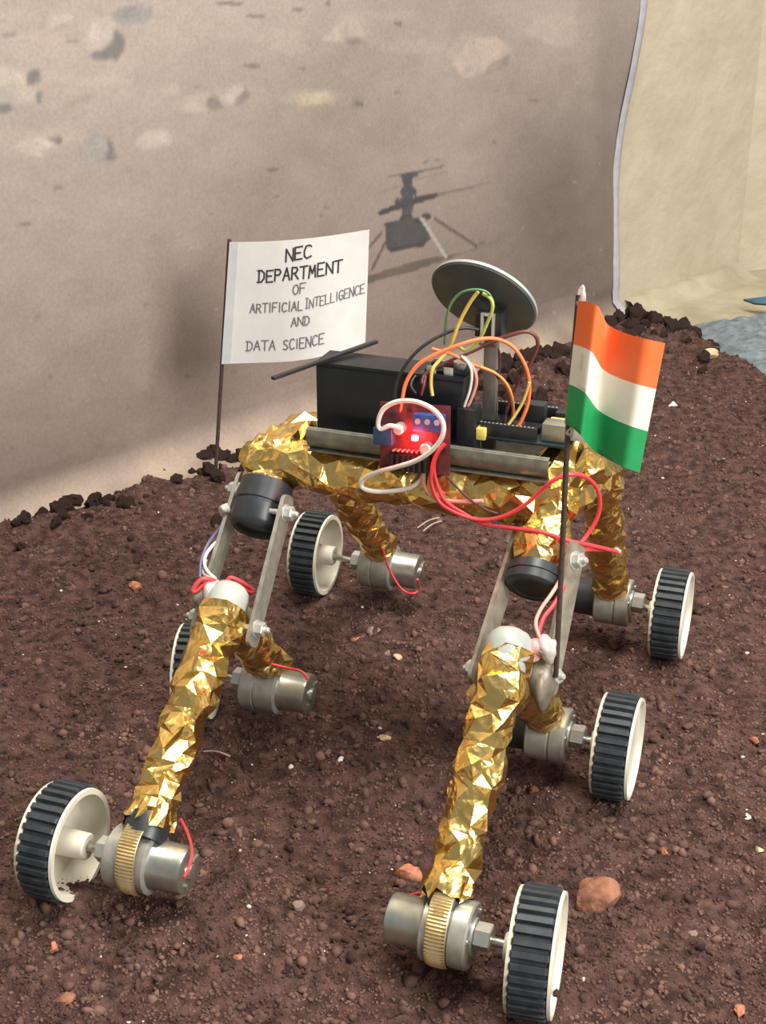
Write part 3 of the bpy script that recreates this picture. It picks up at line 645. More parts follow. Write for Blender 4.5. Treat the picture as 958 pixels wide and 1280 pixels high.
# ---- legs, joints, link bars
def side(sd, X, apex, cap_a, cap_b, bars, seed):
    s = 1 if sd == 'r' else -1; gx = {'r': (RXL, 0.101, 0.100), 'l': (LXL, -0.100, -0.089)}[sd]
    apex = Vector(apex)
    fb = Vector((gx[0] - s * 0.004, WH[(sd, 0)][1] + 0.010, 0.055)); d = (apex - fb).normalized()
    leg = foil('front_leg', [fb, fb.lerp(apex, 0.5), apex - d * 0.006, apex + d * (0.008 if sd == 'r' else 0.002)], 0.0122, seed, amp=0.0017, r_end=0.0150, cell=0.0070)
    blk = MB(); blk.lathe([(-0.008, 0.0125), (0.002, 0.0134), (0.007, 0.0128)] if sd == 'l' else [(-0.010, 0.0108), (0.004, 0.0112)], fb - d * 0.004, d, 28); part(blk, 'end_sleeve', 'black_pvc', leg, label='black plastic sleeve at the leg foot')
    pinch('foil_edge', fb + d * (0.011 if sd == 'l' else 0.008), -d, 0.0128, seed + 5, leg)
    j = MB(); j.lathe([(-0.004, 0.0128), (0.004, 0.0136), (0.010, 0.0136), (0.015, 0.0124), (0.0185, 0.0092), (0.0204, 0.0045), (0.0210, 0.0005)], apex, d, 32)
    md = (Vector((gx[1], 0.0, 0.055)) - apex).normalized()
    j.lathe([(-0.002, 0.0120), (0.020, 0.0136), (0.022, 0.0130)], apex + Vector((0, 0, 0.002)), md, 28)
    jo = part(j, 'bogie_joint', 'pvc', label='rounded white plastic joint at the top of the leg')
    ml = foil('middle_leg', [apex + md * 0.018, apex.lerp(Vector((gx[1] - s * 0.002, 0.002, 0.05)), 0.6), Vector((gx[1] - s * 0.002, 0.002, 0.050))], 0.0130, seed + 1, amp=0.0014)
    # chassis side: rail, rear leg, forward arm with black cap
    fe = Vector((X, 0, 0.204)); re_ = Vector((X + s * 0.007, 0.100, 0.187)); rb = Vector((gx[2], 0.203, 0.050))
    foil('side_rail', [fe, fe.lerp(re_, 0.5), re_, re_.lerp(rb, 0.12)], 0.0150, seed + 2, amp=0.0016)
    foil('rear_leg', [re_ + Vector((0, -0.006, 0.004)), re_.lerp(rb, 0.5), rb], 0.0134, seed + 3, amp=0.0011)
    cap_a, cap_b = Vector(cap_a), Vector(cap_b); cd = (cap_b - cap_a); Lc = cd.length
    arm = foil('pivot_arm', [fe + Vector((0, 0.004, 0)), fe.lerp(cap_a, 0.5), cap_a + cd * 0.15], 0.0142, seed + 4, amp=0.0018, r_end=0.0150)
    cp = MB(); cp.lathe([(0, 0.0155), (0.001, 0.0172), (Lc * 0.45, 0.0174), (Lc * 0.47, 0.0166), (Lc * 0.50, 0.0166), (Lc * 0.52, 0.0174), (Lc * 0.86, 0.0172), (Lc * 0.95, 0.0160), (Lc, 0.0138), (Lc * 0.97, 0.0120), (Lc * 0.90, 0.0115)], cap_a, cd, 36)
    part(cp, 'pivot_cap', 'black_pvc', arm, label='black plastic end cap')
    for bi, (bx, (ya, za), (yb, zb)) in enumerate(bars):
        a, b = Vector((bx, ya, za)), Vector((bx, yb, zb)); u = (b - a).normalized(); n = Vector((1, -0.75 if sd == 'r' else -0.12, 0)); n = (n - u * n.dot(u)).normalized(); v = u.cross(n); a2, b2 = a - u * 0.007, b + u * 0.007
        vs_ = []; hw, th = 0.0070, 0.0013
        out = [(a2 + v * hw * math.sin(t) - u * hw * 0.7 * math.cos(t)) for t in [math.pi * (q / 6 - 0.5) for q in range(7)]] + [(b2 - v * hw * math.sin(t) + u * hw * 0.7 * math.cos(t)) for t in [math.pi * (q / 6 - 0.5) for q in range(7)]]
        m = len(out); mb = MB(); mb.add([p + n * th for p in out] + [p - n * th for p in out], [tuple(range(m)), tuple(range(2 * m - 1, m - 1, -1))] + [(q, (q + 1) % m, m + (q + 1) % m, m + q) for q in range(m)])
        bar = part(mb, 'link_bar', 'alu_worn' if sd == 'r' else 'alu', smooth=40, label='flat bare aluminium link bar')
        o_s = 1 if bx > X else -1
        for p in (a, b):
            bt = MB(); bt.lathe([(0.0010, 0.0058), (0.0018, 0.0058)], p, n * o_s, 20); bt.lathe([(0.0018, 0.0042), (0.0022, 0.0047), (0.0062, 0.0047), (0.0066, 0.0042)], p, n * o_s, 6)
            bt.lathe([(-0.010, 0.0019), (0.0095, 0.0019), (0.0100, 0.0014)], p, n * o_s, 12)
            part(bt, 'bolt', 'nut', bar, 25)
    return jo
jr = side('r', 0.0975, rX(632, 828, 0.098), rX(672, 711, 0.096), rX(665, 738, 0.096), [(0.0785, (-0.008, 0.179), (-0.091, 0.133)), (0.1185, (-0.030, 0.181), (-0.076, 0.127))], 31)
jl = side('l', -0.0965, rX(279, 766, -0.090), rX(335, 604, -0.0905), rX(317, 664, -0.0905), [(-0.1125, (-0.006, 0.184), (-0.070, 0.121)), (-0.0685, (-0.033, 0.185), (-0.082, 0.127))], 61)
# bodies of clear glue at the joints
def glob(name, p, r, m, seed, parent=None, sq=(1, 1, 1)):
    bm = bmesh.new(); bmesh.ops.create_icosphere(bm, subdivisions=3, radius=r); off = Vector((seed, seed * 2.1, 0))
    for v in bm.verts: v.co *= 1 + 0.55 * mnoise.noise(v.co / r * 1.2 + off); v.co = Vector((v.co.x * sq[0], v.co.y * sq[1], v.co.z * sq[2])) + Vector(p)
    me = bpy.data.meshes.new(name); bm.to_mesh(me); bm.free(); me.materials.append(MT[m]); me.shade_smooth(); return link(name, me, parent or rover)
glob('glue_blob', rX(668, 812, 0.112), 0.0060, 'pink_glue', 1, jr); glob('glue_blob', rX(684, 812, 0.119), 0.0075, 'glue', 2, jr, (0.8, 1, 1))
glob('glue_blob', rX(678, 850, 0.116), 0.0110, 'alu_worn', 3, jr, (0.7, 1.0, 1.5)); glob('glue_blob', rX(268, 740, -0.098), 0.0070, 'glue', 4, jl)
glob('glue_blob', rX(282, 637, -0.115), 0.0042, 'glue', 5); glob('glue_blob', rX(262, 755, -0.105), 0.0080, 'alu', 8, jl, (1.2, 1, 1.2))
tp = MB(); p_ = rX(640, 812, 0.098); tp.tube([rX(640, 800, 0.098) + Vector((0, 0, 0.001)), rX(637, 815, 0.0975) + Vector((0, -.003, 0)), rX(636, 830, 0.097) + Vector((0, -.004, 0))], 0.0028, 8); part(tp, 'wire_tie', 'w_red', jr, 60, 'red wire laid over the white joint')

# ---- chassis cross bar and foil collars
foil('cross_bar', [(-0.102, 0.001, 0.203), (-0.03, -0.001, 0.204), (0.04, -0.001, 0.203), (0.103, 0.001, 0.205)], 0.0150, 91, amp=0.0018, cell=0.0085)
foil('rear_bar', [(-0.100, 0.085, 0.190), (0.0, 0.085, 0.190), (0.102, 0.085, 0.190)], 0.0135, 92, amp=0.0012)
foil('corner_wrap', [rY(745, 575, 0.03), rY(700, 588, 0.015), rY(672, 612, -0.002)], 0.0160, 93, amp=0.0030, cell=0.010, label='bunched gold foil over the right front corner')
foil('corner_wrap', [rY(388, 545, 0.035), rY(360, 566, 0.010), rY(330, 585, 0.0)], 0.0165, 94, amp=0.0028, cell=0.010, label='bunched gold foil over the left front corner')

# ---- aluminium tray
tr = MB(); X0, X1, Y0, Y1, Z0 = -0.060, 0.0965, -0.013, 0.062, 0.2215; th = 0.0013
tr.box(((X0 + X1) / 2, (Y0 + Y1) / 2, Z0), (X1 - X0, Y1 - Y0, th), bev=0.0003)

lp = [(0.0005, 0.0150), (-0.0012, 0.0146), (-0.0020, 0.0110), (-0.0016, 0.0070), (0.0004, 0.0034), (0.0040, 0.0008), (0.0080, 0.0000)]; li = [(y + 0.0012, z + 0.0006) for y, z in lp][::-1]
oc = lp + li; m_ = len(oc); tr.add([(X, Y0 + y, Z0 + z) for X in (X0, X1) for y, z in oc], [(q, (q + 1) % m_, m_ + (q + 1) % m_, m_ + q) for q in range(m_)] + [(q, m_ - 1 - q, m_ - 2 - q, q + 1) for q in range(6)] + [(m_ + q, m_ + q + 1, 2 * m_ - 2 - q, 2 * m_ - 1 - q) for q in range(6)])
tr.box(((X0 + X1) / 2, Y1, Z0 + 0.0070), (X1 - X0, th, 0.015), bev=0.0003)
tray = part(tr, 'tray', 'tray', label='bare aluminium channel tray on the crossbar')
# ---- battery
bt = MB(); bt.box((-0.0110, 0.0145, 0.2480), (0.097, 0.025, 0.0500), bev=0.0012); bat = part(bt, 'battery', 'battery', label='black rectangular battery block standing in the tray')
lid = MB(); lid.box((-0.0110, 0.0145, 0.2742), (0.0978, 0.0258, 0.0030), bev=0.0008); part(lid, 'lid', 'battery', bat)
for x, mm in ((0.016, 'w_red'), (0.027, 'w_blue_grey')):
    tb = MB(); tb.box((x, 0.005, 0.2775), (0.006, 0.0008, 0.006), bev=0.0002); part(tb, 'terminal', 'nut', bat)
pcb2 = MB().box((0.024, 0.016, 0.2766), (0.026, 0.018, 0.0016), bev=0.0003); mod = part(pcb2, 'small_circuit_board', 'pcb_dark', label='small dark circuit board on top of the battery')
for i, (x, c) in enumerate(((0.016, 'black'), (0.024, 'pcb_red'), (0.032, 'nut'))): part(MB().box((x, 0.015, 0.2790), (0.005, 0.006, 0.0035), bev=0.0004), 'component', c, mod)
# dark blade lying across the rear left corner of the battery
a, b = rZ(341, 473, 0.2775), rZ(471, 427, 0.2775); u = (b - a).normalized(); v = Vector((-u.y, u.x, 0))
bl = MB(); R3 = Matrix((u, v, Vector((0, 0, 1)))).transposed(); bl.box((a + b) / 2, ((b - a).length, 0.0032, 0.0022), R3, 0.0006)
part(bl, 'dark_blade', 'black', label='thin dark strip laid across the rear corner of the battery')

# ---- motor driver board (red) leaning on the tray lip
DB = Matrix.Translation(rY(519, 548, -0.0185)) @ Matrix.Rotation(math.radians(-8), 4, 'X') @ Matrix.Rotation(math.radians(-3), 4, 'Y')
def db(mb_, name, m, parent, smooth=35, label=None):
    o = part(mb_, name, m, parent, smooth, label); o.data.transform(DB); return o
drv = db(MB().box((0, 0, 0), (0.0450, 0.0016, 0.0430), bev=0.0004), 'driver_board', 'pcb_red', None, label='red motor driver circuit board standing in front of the battery')
hs = MB(); hs.box((-0.002, -0.0030, -0.0150), (0.026, 0.0040, 0.0105), bev=0.0004)
for q in range(7): hs.box((-0.0125 + q * 0.0036, -0.0058, -0.0145), (0.0012, 0.0030, 0.0100))
db(hs, 'heat_sink', 'chip', drv)
db(MB().box((0.0105, -0.0045, 0.0115), (0.019, 0.0075, 0.0105), bev=0.0005), 'terminal_block', 'blue', drv, label='blue screw terminal block')
for q in range(3): db(MB().cyl((0.0045 + q * 0.006, -0.0080, 0.0125), (0.0045 + q * 0.006, -0.0088, 0.0125), 0.0018, 10), 'terminal_screw', 'nut', drv)
db(MB().box((-0.0175, -0.0055, 0.0020), (0.0120, 0.0100, 0.0110), bev=0.0008), 'terminal_block', 'navy', drv, label='dark blue screw terminal')
for p in ((-0.0085, 0.0065), (0.009, -0.0045)): db(MB().lathe([(0.0008, 0.0036), (0.0075, 0.0036), (0.0082, 0.0028)], (p[0], 0, p[1]), (0, -1, 0), 18), 'capacitor', 'nut', drv, label='small silver capacitor')
pins = MB()
for q in range(8): pins.box((-0.012 + q * 0.0030, -0.0035, -0.0072), (0.0010, 0.0055, 0.0010))
db(pins, 'pin_row', 'nut', drv)
for p in ((-0.0195, 0.0185), (-0.0135, 0.0150), (-0.0030, 0.0175), (0.0185, -0.0060), (0.0140, -0.0120)): db(MB().box((p[0], -0.0016, p[1]), (0.0030, 0.0016, 0.0018), bev=0.0002), 'component', 'black', drv)
db(MB().box((0.0010, -0.0030, 0.0010), (0.0042, 0.0030, 0.0036), bev=0.0010), 'led', 'led', drv, label='glowing red indicator light')
db(MB().box((0.0010, -0.0048, 0.0010), (0.0022, 0.0010, 0.0020), bev=0.0003), 'led_core', 'led_core', drv, label='bright core of the red indicator')
ll = bpy.data.lights.new('led_light', 'POINT'); ll.energy = 0.03; ll.color = (1, 0.06, 0.06); ll.shadow_soft_size = 0.004
lo_ = link('led_light', ll, drv); lo_.location = DB @ Vector((0.001, -0.012, 0.001))

# ---- controller board at the right end of the tray
cb = MB().box((0.0735, 0.0240, 0.2395), (0.0640, 0.0460, 0.0016), bev=0.0003); ctl = part(cb, 'controller_board', 'pcb_dark', label='dark microcontroller board at the right end of the tray')
for yv, x0, nx in ((0.0040, 0.0490, 14), (0.0440, 0.0490, 16)):
    h = MB(); h.box((x0 + nx * 0.00125, yv, 0.2444), (nx * 0.00254, 0.0026, 0.0084), bev=0.0003); hp = part(h, 'header', 'black', ctl)
    hh = MB()
    for q in range(nx): hh.box((x0 + 0.0000 + q * 0.0025, yv, 0.2487), (0.0011, 0.0011, 0.0004))
    part(hh, 'header_socket', 'nut', hp)
part(MB().box((0.0950, 0.0110, 0.2462), (0.0165, 0.0120, 0.0110), bev=0.0006), 'usb_socket', 'steel', ctl, label='silver socket')
part(MB().box((0.0960, 0.0340, 0.2455), (0.0140, 0.0090, 0.0105), bev=0.0006), 'power_socket', 'black', ctl)
part(MB().box((0.1090, 0.0110, 0.2462), (0.0140, 0.0095, 0.0075), bev=0.0006), 'usb_plug', 'nut', ctl)
part(MB().box((0.0960, 0.0215, 0.2478), (0.0160, 0.0060, 0.0040), bev=0.0006), 'plug', 'yellow', ctl, label='yellow connector')
part(MB().box((0.0730, 0.0200, 0.2425), (0.0200, 0.0080, 0.0045), bev=0.0004), 'chip', 'black', ctl)
part(MB().box((0.0770, 0.0300, 0.2480), (0.0120, 0.0100, 0.0150), bev=0.0006), 'relay', 'black', ctl)
sm_ = MB(); sm_.box((0.0405, 0.0060, 0.2400), (0.0120, 0.0140, 0.0340), bev=0.0008); sv = part(sm_, 'sensor_block', 'black', label='black upright block beside the battery')
part(MB().box((0.0500, 0.0030, 0.2420), (0.0060, 0.0080, 0.0075), bev=0.0008), 'yellow_cap', 'yellow', sv, label='small yellow block')

# ---- mast and dish
mp0 = Vector((0.0460, 0.0330, 0.2222)); mp1 = Vector((0.0460, 0.0330, 0.3020))
ms = MB(); ms.box((mp0 + mp1) / 2, (0.0085, 0.0060, (mp1 - mp0).length), bev=0.0006); mast = part(ms, 'mast', 'mast', label='grey upright mast')
part(MB().box((0.0460, 0.0300, 0.3040), (0.0170, 0.0130, 0.0160), bev=0.0008), 'servo', 'black', mast, label='black servo block')
br = MB(); br.box((0.0425, 0.0225, 0.3020), (0.0016, 0.0030, 0.0170), bev=0.0002); br.box((0.0495, 0.0225, 0.3020), (0.0016, 0.0030, 0.0170), bev=0.0002); br.box((0.0460, 0.0225, 0.3110), (0.0086, 0.0030, 0.0016), bev=0.0002)
part(br, 'bracket', 'nut', mast, label='small silver bracket')
dc_ = rY(604, 375, 0.040); view = (to_rover(EYE) - dc_).normalized()
# visible back of the dish: normal leans down-left from the view direction
cam_r = Vector((XR.x * 1, YR.x * 1, 0)).normalized(); cam_u = view.cross(cam_r).normalized(); cam_u = cam_u if cam_u.z > 0 else -cam_u
pdir = (-cam_r * 0.42 - cam_u * 0.907).normalized(); an = math.radians(60)
dn = (view * math.cos(an) + pdir * math.sin(an)).normalized()
ds = MB(); Rd = 0.0345
ds.lathe([(-0.0040, Rd - 0.0004), (-0.0010, Rd), (0.0000, Rd - 0.0006), (0.0012, Rd * 0.8), (0.0024, Rd * 0.4), (0.0028, 0.0005), (0.0010, 0.0005), (0.0006, Rd * 0.4), (-0.0006, Rd * 0.8), (-0.0030, Rd - 0.0016)], dc_, dn, 72, close=True)
dish = part(ds, 'dish', 'dish', label='dark grey round dish')
rg = MB(); rg.lathe([(-0.0032, Rd - 0.0010), (-0.0032, Rd + 0.0003), (-0.0012, Rd + 0.0004), (-0.0012, Rd - 0.0002)], dc_, dn, 72, close=True); part(rg, 'dish_rim', 'dish_rim', dish, label='edge of the dish with its light painted pale')
hb = MB(); hb.cyl(dc_ + dn * 0.001, Vector((0.0460, 0.031, 0.309)), 0.0070, 20, 0.0055); part(hb, 'dish_mount', 'black', dish)

# ---- wires (each its own part)
def wire(m, pts, r=0.0009, name='wire'):
    P = [rY(*p) for p in pts]; return part(MB().tube(P, r, 8), name, m, smooth=60)
wire('w_orange', [(501, 517, -.016), (503, 500, -.016), (508, 478, -.014), (522, 457, -.012), (545, 443, -.010), (575, 431, -.006), (600, 424, .0), (622, 424, .006), (642, 434, .010), (656, 455, .012), (662, 478, .014), (660, 505, .016), (650, 530, .014), (640, 545, .010)], 0.0012)
wire('w_orange', [(540, 436, .0), (565, 443, .004), (590, 455, .010), (617, 466, .014), (632, 480, .018), (640, 500, .022), (643, 522, .028)], 0.0011)
wire('w_amber', [(600, 458, .006), (622, 468, .012), (636, 484, .016), (642, 505, .018), (640, 525, .024)], 0.0009)
wire('w_wyellow', [(662, 478, .012), (655, 500, .012), (645, 518, .011), (634, 534, .008), (628, 546, .005)], 0.0009)
wire('w_wblack', [(493, 500, -.008), (497, 476, -.006), (510, 452, -.004), (530, 432, .0), (556, 417, .006), (580, 410, .012), (598, 412, .018)], 0.0011)
wire('w_brown', [(528, 480, -.004), (532, 468, .002), (560, 452, .008), (590, 440, .014), (615, 428, .016), (640, 419, .018), (658, 415, .02), (669, 420, .022), (672, 432, .024), (664, 452, .026), (650, 475, .028), (636, 505, .030), (630, 535, .026)], 0.0010)
wire('w_maroon', [(615, 426, .02), (640, 417, .022), (662, 414, .024), (673, 424, .026), (670, 442, .03), (655, 470, .032)], 0.0008)
wire('w_wgreen', [(556, 430, .010), (558, 400, .008), (564, 380, .006), (577, 366, .004), (595, 362, .002), (610, 366, .002), (617, 378, .004)], 0.0008)
wire('w_lime', [(604, 367, .004), (614, 374, .002), (616, 386, .002), (610, 402, .004), (603, 418, .006), (595, 430, .008), (582, 438, .010), (574, 432, .012)], 0.0011)
wire('w_wyellow', [(598, 365, .004), (588, 378, .004), (576, 400, .004), (568, 420, .004), (562, 436, .004), (550, 450, .0), (541, 462, -.004), (539, 480, -.006), (541, 495, -.008)], 0.0011)
wire('w_amber', [(580, 392, .010), (572, 412, .012), (564, 432, .014), (552, 448, .012)], 0.0009)
wire('w_white', [(577, 445, .006), (587, 456, .004), (590, 470, .004), (587, 490, .004), (580, 510, .004), (575, 538, .006)], 0.0009)
wire('w_pink', [(580, 446, .008), (592, 460, .006), (596, 478, .006), (589, 500, .006), (580, 518, .006), (577, 540, .008)], 0.0010)
wire('w_brown', [(600, 430, .020), (618, 432, .03), (625, 445, .034), (622, 480, .036), (610, 520, .034), (604, 545, .028)], 0.0008)
wire('w_wblack', [(520, 492, -.006), (514, 482, -.004), (520, 470, .002), (536, 462, .010)], 0.0009)
wire('w_maroon', [(534, 462, .010), (531, 478, -.004), (527, 494, -.006)], 0.0009)
part(MB().cyl(rY(634, 536, .008), rY(627, 552, .005), 0.0016, 10), 'wire_plug', 'w_blue_grey'); part(MB().cyl(rY(644, 538, .011), rY(632, 553, .006), 0.0015, 10), 'wire_plug', 'w_blue_grey')
part(MB().cyl(rY(621, 464, .013), rY(625, 472, .014), 0.0018, 10), 'wire_tape', 'black')
# thick white loop around the driver board
wire('w_white', [(503, 536, -.026), (488, 532, -.027), (476, 537, -.027), (473, 527, -.027), (480, 511, -.027), (497, 502, -.028), (520, 502, -.030), (542, 512, -.032), (554, 528, -.034), (553, 546, -.036), (540, 563, -.036), (520, 576, -.034), (495, 584, -.030), (472, 590, -.026), (456, 598, -.022), (452, 608, -.021), (465, 614, -.021), (490, 614, -.021), (512, 610, -.022), (526, 600, -.022), (531, 588, -.022)], 0.0015)
wire('w_pink', [(531, 588, -.024), (530, 604, -.024), (538, 618, -.024), (556, 625, -.022), (580, 627, -.021), (604, 626, -.021)], 0.0013)
wire('w_red', [(556, 555, -.024), (545, 570, -.025), (540, 588, -.026), (540, 606, -.026), (550, 628, -.026), (572, 642, -.026), (600, 650, -.026), (628, 646, -.026), (652, 634, -.026), (672, 618, -.026), (690, 602, -.028), (708, 594, -.026), (726, 594, -.02), (742, 604, -.012), (750, 622, -.008), (748, 645, -.008), (735, 668, -.012), (716, 690, -.022), (703, 706, -.03)], 0.0013)
wire('w_red', [(552, 558, -.022), (543, 578, -.024), (545, 600, -.025), (556, 625, -.025), (580, 642, -.025), (605, 655, -.025), (640, 660, -.025), (680, 666, -.028), (712, 676, -.026), (740, 682, -.016), (765, 688, -.004), (772, 690, .0)], 0.0013)
wire('w_red', [(771, 689, .0), (752, 687, -.008), (730, 688, -.018), (714, 697, -.026), (708, 712, -.034), (704, 735, -.046), (693, 755, -.056), (680, 772, -.066), (674, 790, -.074), (672, 808, -.082)], 0.0014)
wire('w_pink', [(709, 700, -.03), (700, 725, -.042), (690, 742, -.056), (676, 762, -.066), (670, 780, -.074), (676, 800, -.082)], 0.0012)
wire('w_brown', [(553, 588, -.021), (565, 602, -.022), (585, 622, -.022), (606, 636, -.021), (622, 642, -.019)], 0.0008)
wire('w_brown', [(536, 586, -.021), (532, 606, -.022), (535, 618, -.021)], 0.0010); wire('w_red', [(541, 592, -.023), (547, 608, -.024), (556, 618, -.023)], 0.0010)
part(MB().cyl(rY(770, 686, .0), rY(775, 690, .002), 0.0014, 10), 'solder_tip', 'glue')
# left side wires and the red bow on the white joint
def wireX(m, pts, r=0.0009): return part(MB().tube([rX(*p) for p in pts], r, 8), 'wire', m, smooth=60)
wireX('w_white', [(300, 604, -.109), (292, 622, -.113), (288, 648, -.115), (280, 668, -.116), (264, 684, -.116), (256, 698, -.115), (258, 712, -.110), (270, 724, -.103)], 0.0011)
wireX('w_purple', [(282, 648, -.117), (272, 664, -.118), (260, 680, -.118), (252, 700, -.117), (250, 722, -.113)], 0.0011)
wireX('w_grey', [(258, 700, -.114), (254, 716, -.112), (262, 722, -.106), (272, 726, -.102)], 0.0010)
wireX('w_red', [(278, 734, -.098), (268, 726, -.100), (252, 724, -.106), (241, 738, -.110), (246, 738, -.108), (262, 728, -.102), (280, 730, -.096), (290, 722, -.092), (314, 736, -.082), (312, 741, -.082), (292, 730, -.088), (276, 732, -.097)], 0.0014)
wireX('w_pink', [(272, 728, -.100), (280, 736, -.096), (284, 746, -.093), (274, 752, -.096)], 0.0016)

# ------------------------------------------------------------------ paper flag on a stick in the soil
fb = on_level(263, 592, 0.0); fy = fb.y
pf = empty('paper_flag', (fb.x, fb.y, 0.0)); tag(pf, 'white paper flag with handwritten lettering on a dark stick left of the rover', 'flag')
loc = lambda p: p - Vector(pf.location)
top = on_depth(287, 299, fy); part(MB().tube([loc(Vector((fb.x, fb.y, soil_z(fb.x, fb.y) - 0.02))), loc(top)], 0.0019, 8), 'stick', 'stick', pf)
PC = [on_depth(287, 303, fy - 0.003), on_depth(462, 287, fy - 0.030), on_depth(457, 428, fy - 0.026), on_depth(277, 455, fy - 0.003)]
PCX = [(287, 303), (462, 287), (457, 428), (277, 455)]
def paper(s, t, off=0.0):
    p = PC[0].lerp(PC[1], s).lerp(PC[3].lerp(PC[2], s), t); bend = 0.010 * math.sin(math.pi * s) * (0.6 + 0.5 * t) - 0.004 * math.sin(2 * math.pi * s) * t
    sag = 0.0042 * math.sin(math.pi * s) ** 1.0 * (0.4 + 0.6 * t)
    return loc(p + Vector((0, -bend - off, -sag)))
def pinv(px, py):
    s = t = 0.5
    for _ in range(12):
        q = lambda s, t: tuple(((PCX[0][k] * (1 - s) + PCX[1][k] * s) * (1 - t) + (PCX[3][k] * (1 - s) + PCX[2][k] * s) * t) for k in (0, 1))
        x, y = q(s, t); e = 1e-4; xs1, ys1 = q(s + e, t); xt, yt = q(s, t + e)
        a, b, c, d = (xs1 - x) / e, (xt - x) / e, (ys1 - y) / e, (yt - y) / e; det = a * d - b * c
        rx_, ry_ = px - x, py - y; s += (d * rx_ - b * ry_) / det; t += (-c * rx_ + a * ry_) / det
    return s, t
def sheet(name, f, s0, s1, t0, t1, n, m, mt, parent, th=0.0003):
    mb = MB(); vs_ = [f(s0 + (s1 - s0) * i / n, t0 + (t1 - t0) * j / m, k * th) for k in (0, -1) for j in range(m + 1) for i in range(n + 1)]; c = n + 1; o = c * (m + 1); fs = []
    for j in range(m):
        for i in range(n): a = j * c + i; fs += [(a, a + 1, a + c + 1, a + c), (o + a, o + a + c, o + a + c + 1, o + a + 1)]
    for i in range(n): fs += [(i, o + i, o + i + 1, i + 1), (m * c + i, m * c + i + 1, o + m * c + i + 1, o + m * c + i)]
    for j in range(m): fs += [(j * c, (j + 1) * c, o + (j + 1) * c, o + j * c), (j * c + n, o + j * c + n, o + (j + 1) * c + n, (j + 1) * c + n)]
    mb.add(vs_, fs); return part(mb, name, mt, parent, 60)
sheet('paper', paper, 0, 1, 0, 1, 28, 20, 'paper', pf)
fo = sheet('folded_edge', lambda s, t, o: paper(s, t, o + 0.0006), 0, 0.065, 0, 1, 4, 20, 'paper_fold', pf); fo['label'] = 'folded white strip along the stick'
GL = {'N': [[(0, 0), (0, 1), (1, 0), (1, 1)]], 'E': [[(1, 1), (0, 1), (0, 0), (1, 0)], [(0, .52), (.75, .52)]], 'C': [[(1, .86), (.7, 1), (.25, .95), (0, .6), (.05, .2), (.4, 0), (1, .12)]],
      'D': [[(.12, 0), (.12, 1)], [(-.12, 1), (.5, 1), (.95, .75), (.95, .3), (.5, 0), (-.12, 0)]], 'P': [[(0, 0), (0, 1), (.7, .95), (.9, .72), (.65, .5), (0, .48)]],
      'A': [[(-.05, 0), (.5, 1), (1.0, 0)], [(.18, .38), (.85, .38)]], 'R': [[(0, 0), (0, 1), (.7, .96), (.88, .74), (.6, .52), (0, .48)], [(.4, .5), (1, 0)]], 'T': [[(-.1, 1), (1.1, 1)], [(.5, 1), (.5, 0)]],
      'M': [[(0, 0), (.12, 1), (.5, .35), (.88, 1), (1, 0)]], 'O': [[(.5, 1), (.1, .8), (0, .4), (.4, 0), (.85, .15), (1, .6), (.8, .95), (.5, 1)]], 'F': [[(1, 1), (0, 1), (0, 0)], [(0, .52), (.75, .52)]],
      'I': [[(.5, 0), (.5, 1)]], 'J': [[(.5, 0), (.5, 1)], [(.1, 1), (.9, 1)], [(.1, 0), (.9, 0)]], 'L': [[(0, 1), (0, 0), (.9, 0)]], 'G': [[(1, .86), (.6, 1), (.1, .8), (0, .35), (.4, 0), (.95, .1), (.95, .45), (.55, .45)]],
      'S': [[(.95, .88), (.5, 1), (.08, .85), (.2, .58), (.75, .45), (.95, .2), (.5, 0), (0, .12)]]}
CS = 3.685
def lettering(name, text, p0, p1, h, wd, m, gaps=0.28):
    """handwritten strokes laid on the paper as thin ink ribbons; p0, p1 baseline ends measured on the sheet"""
    p0, p1 = [Vector((250 + x / CS, 270 + y / CS)) for x, y in (p0, p1)]; h = h / CS; mb = MB()
    wts = [0.45 if ch == ' ' else (0.4 if ch == 'I' else (0.7 if ch == 'J' else 1.0)) for ch in text]; tot = sum(wts) + gaps * (len(text) - 1); d = p1 - p0; x = 0
    up = Vector((0.045, -1.0)); rd = random.Random(len(text) * 7)
    for ch, wt in zip(text, wts):
        jit = rd.uniform(-.05, .05); hs_ = h * rd.uniform(0.92, 1.06)
        for st_ in GL.get(ch, []):
            pts = [p0 + d * ((x + q[0] * wt) / tot) + up * (q[1] + jit) * hs_ for q in st_]
            for a, b in zip(pts[:-1], pts[1:]):
                n = max(1, int((b - a).length / 2.5)); dd = (b - a).normalized(); nv = Vector((-dd.y, dd.x)) * wd / 2; ext = dd * wd * 0.35
                row = []
                for i in range(n + 1):
                    c = a.lerp(b, i / n) + (ext if i == n else (-ext if i == 0 else Vector((0, 0))))
                    for sg in (1, -1): s, t = pinv(*(c + nv * sg)); row.append(paper(s, t, 0.0004))
                mb.add(row, [(2 * i, 2 * i + 1, 2 * i + 3, 2 * i + 2) for i in range(n)])
        x += wt + gaps
    return part(mb, name, m, pf, 0)
lettering('lettering', 'NEC', (402, 188), (518, 168), 54, 2.0, 'ink'); lettering('lettering', 'DEPARTMENT', (272, 290), (655, 236), 54, 2.0, 'ink', 0.34)
lettering('lettering', 'OF', (434, 332), (492, 324), 42, 1.5, 'ink_thin'); lettering('lettering', 'ARTIFICIAL', (236, 430), (480, 398), 42, 1.5, 'ink_thin', 0.36); lettering('lettering', 'JNTELLIGENCE', (492, 394), (758, 345), 42, 1.3, 'ink_thin', 0.34)
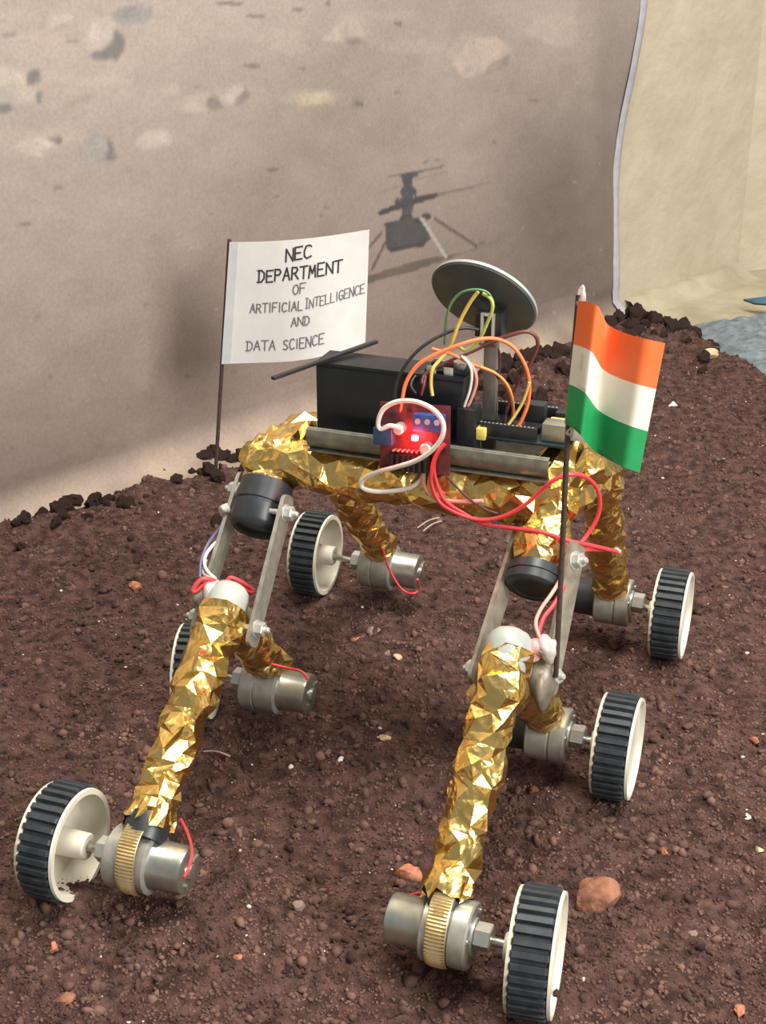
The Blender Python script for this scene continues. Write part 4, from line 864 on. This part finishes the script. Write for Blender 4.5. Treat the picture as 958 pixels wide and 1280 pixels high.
lettering('lettering', 'AND', (428, 474), (510, 464), 38, 1.4, 'ink_thin'); lettering('lettering', 'DATA', (218, 604), (352, 586), 46, 1.5, 'ink_thin', 0.34); lettering('lettering', 'SCIENCE', (390, 582), (576, 554), 46, 1.5, 'ink_thin', 0.34)

# ------------------------------------------------------------------ tricolour flag
pb = rX(695, 846, 0.1235); yb = pb.y - 0.004
fw = to_world(pb); tf = empty('tricolour_flag', tuple(fw), rz); tag(tf, 'small orange, white and green paper flag on a dark stick at the right front leg', 'flag')
lc2 = lambda p: p - pb
pt = rY(724, 368, yb - 0.004)
part(MB().tube([lc2(pb), lc2(rY(703, 690, yb)), lc2(rY(711, 530, yb - 0.003)), lc2(pt)], 0.0016, 8), 'stick', 'stick', tf, 60)
cols_ = [(0.0, (723, 376), (706, 529), 0.0), (0.12, (735, 377), (718, 536), -0.004), (0.27, (752, 383), (731, 549), -0.007), (0.33, (754, 400), (737, 560), 0.004), (0.42, (763, 409), (748, 567), 0.006), (0.6, (786, 418), (765, 577), 0.0), (0.8, (809, 424), (782, 585), -0.004), (1.0, (832, 429), (800, 591), 0.002)]
CU = np.array([c[0] for c in cols_]); CA = np.array([(*c[1], *c[2], c[3]) for c in cols_])
def flag_pt(s, t, off=0.0):
    i = max(k for k in range(len(cols_) - 1) if cols_[k][0] <= s + 1e-9); A_, B_ = cols_[i], cols_[i + 1]; f = (s - A_[0]) / (B_[0] - A_[0])
    x0, y0 = [A_[1][k] * (1 - f) + B_[1][k] * f for k in (0, 1)]; x1, y1 = [A_[2][k] * (1 - f) + B_[2][k] * f for k in (0, 1)]; dy = A_[3] * (1 - f) + B_[3] * f
    x0, y0, x1, y1, dy = np.array([np.interp(s + e_2, CU, CA[:, k_2]) for e_2 in np.linspace(-0.06, 0.06, 7) for k_2 in range(5)]).reshape(7, 5).mean(0) if 0.06 < s < 0.94 else (x0, y0, x1, y1, dy)
    return lc2(rY(x0 + (x1 - x0) * t, y0 + (y1 - y0) * t, yb - 0.006 + dy * 1.2 - off))
for nm, m, t0_, t1_ in (('orange_band', 'saffron', 0, 0.355), ('white_band', 'white_band', 0.355, 0.68), ('green_band', 'green', 0.68, 1.0)): sheet(nm, flag_pt, 0, 1, t0_, t1_, 44, 8, m, tf)
stp = MB().tube([flag_pt(0.13, 0.41, 0.0006), flag_pt(0.13, 0.53, 0.0006)], 0.0004, 6); part(stp, 'staple', 'steel', tf)
glob('tape_wrap', lc2(rY(727, 372, yb - 0.003)), 0.0034, 'glue', 11, tf, (0.8, 0.8, 1.6)); glob('glue_blob', lc2(rY(712, 538, yb - 0.002)), 0.0030, 'glue', 12, tf, (0.8, 0.8, 1.3))
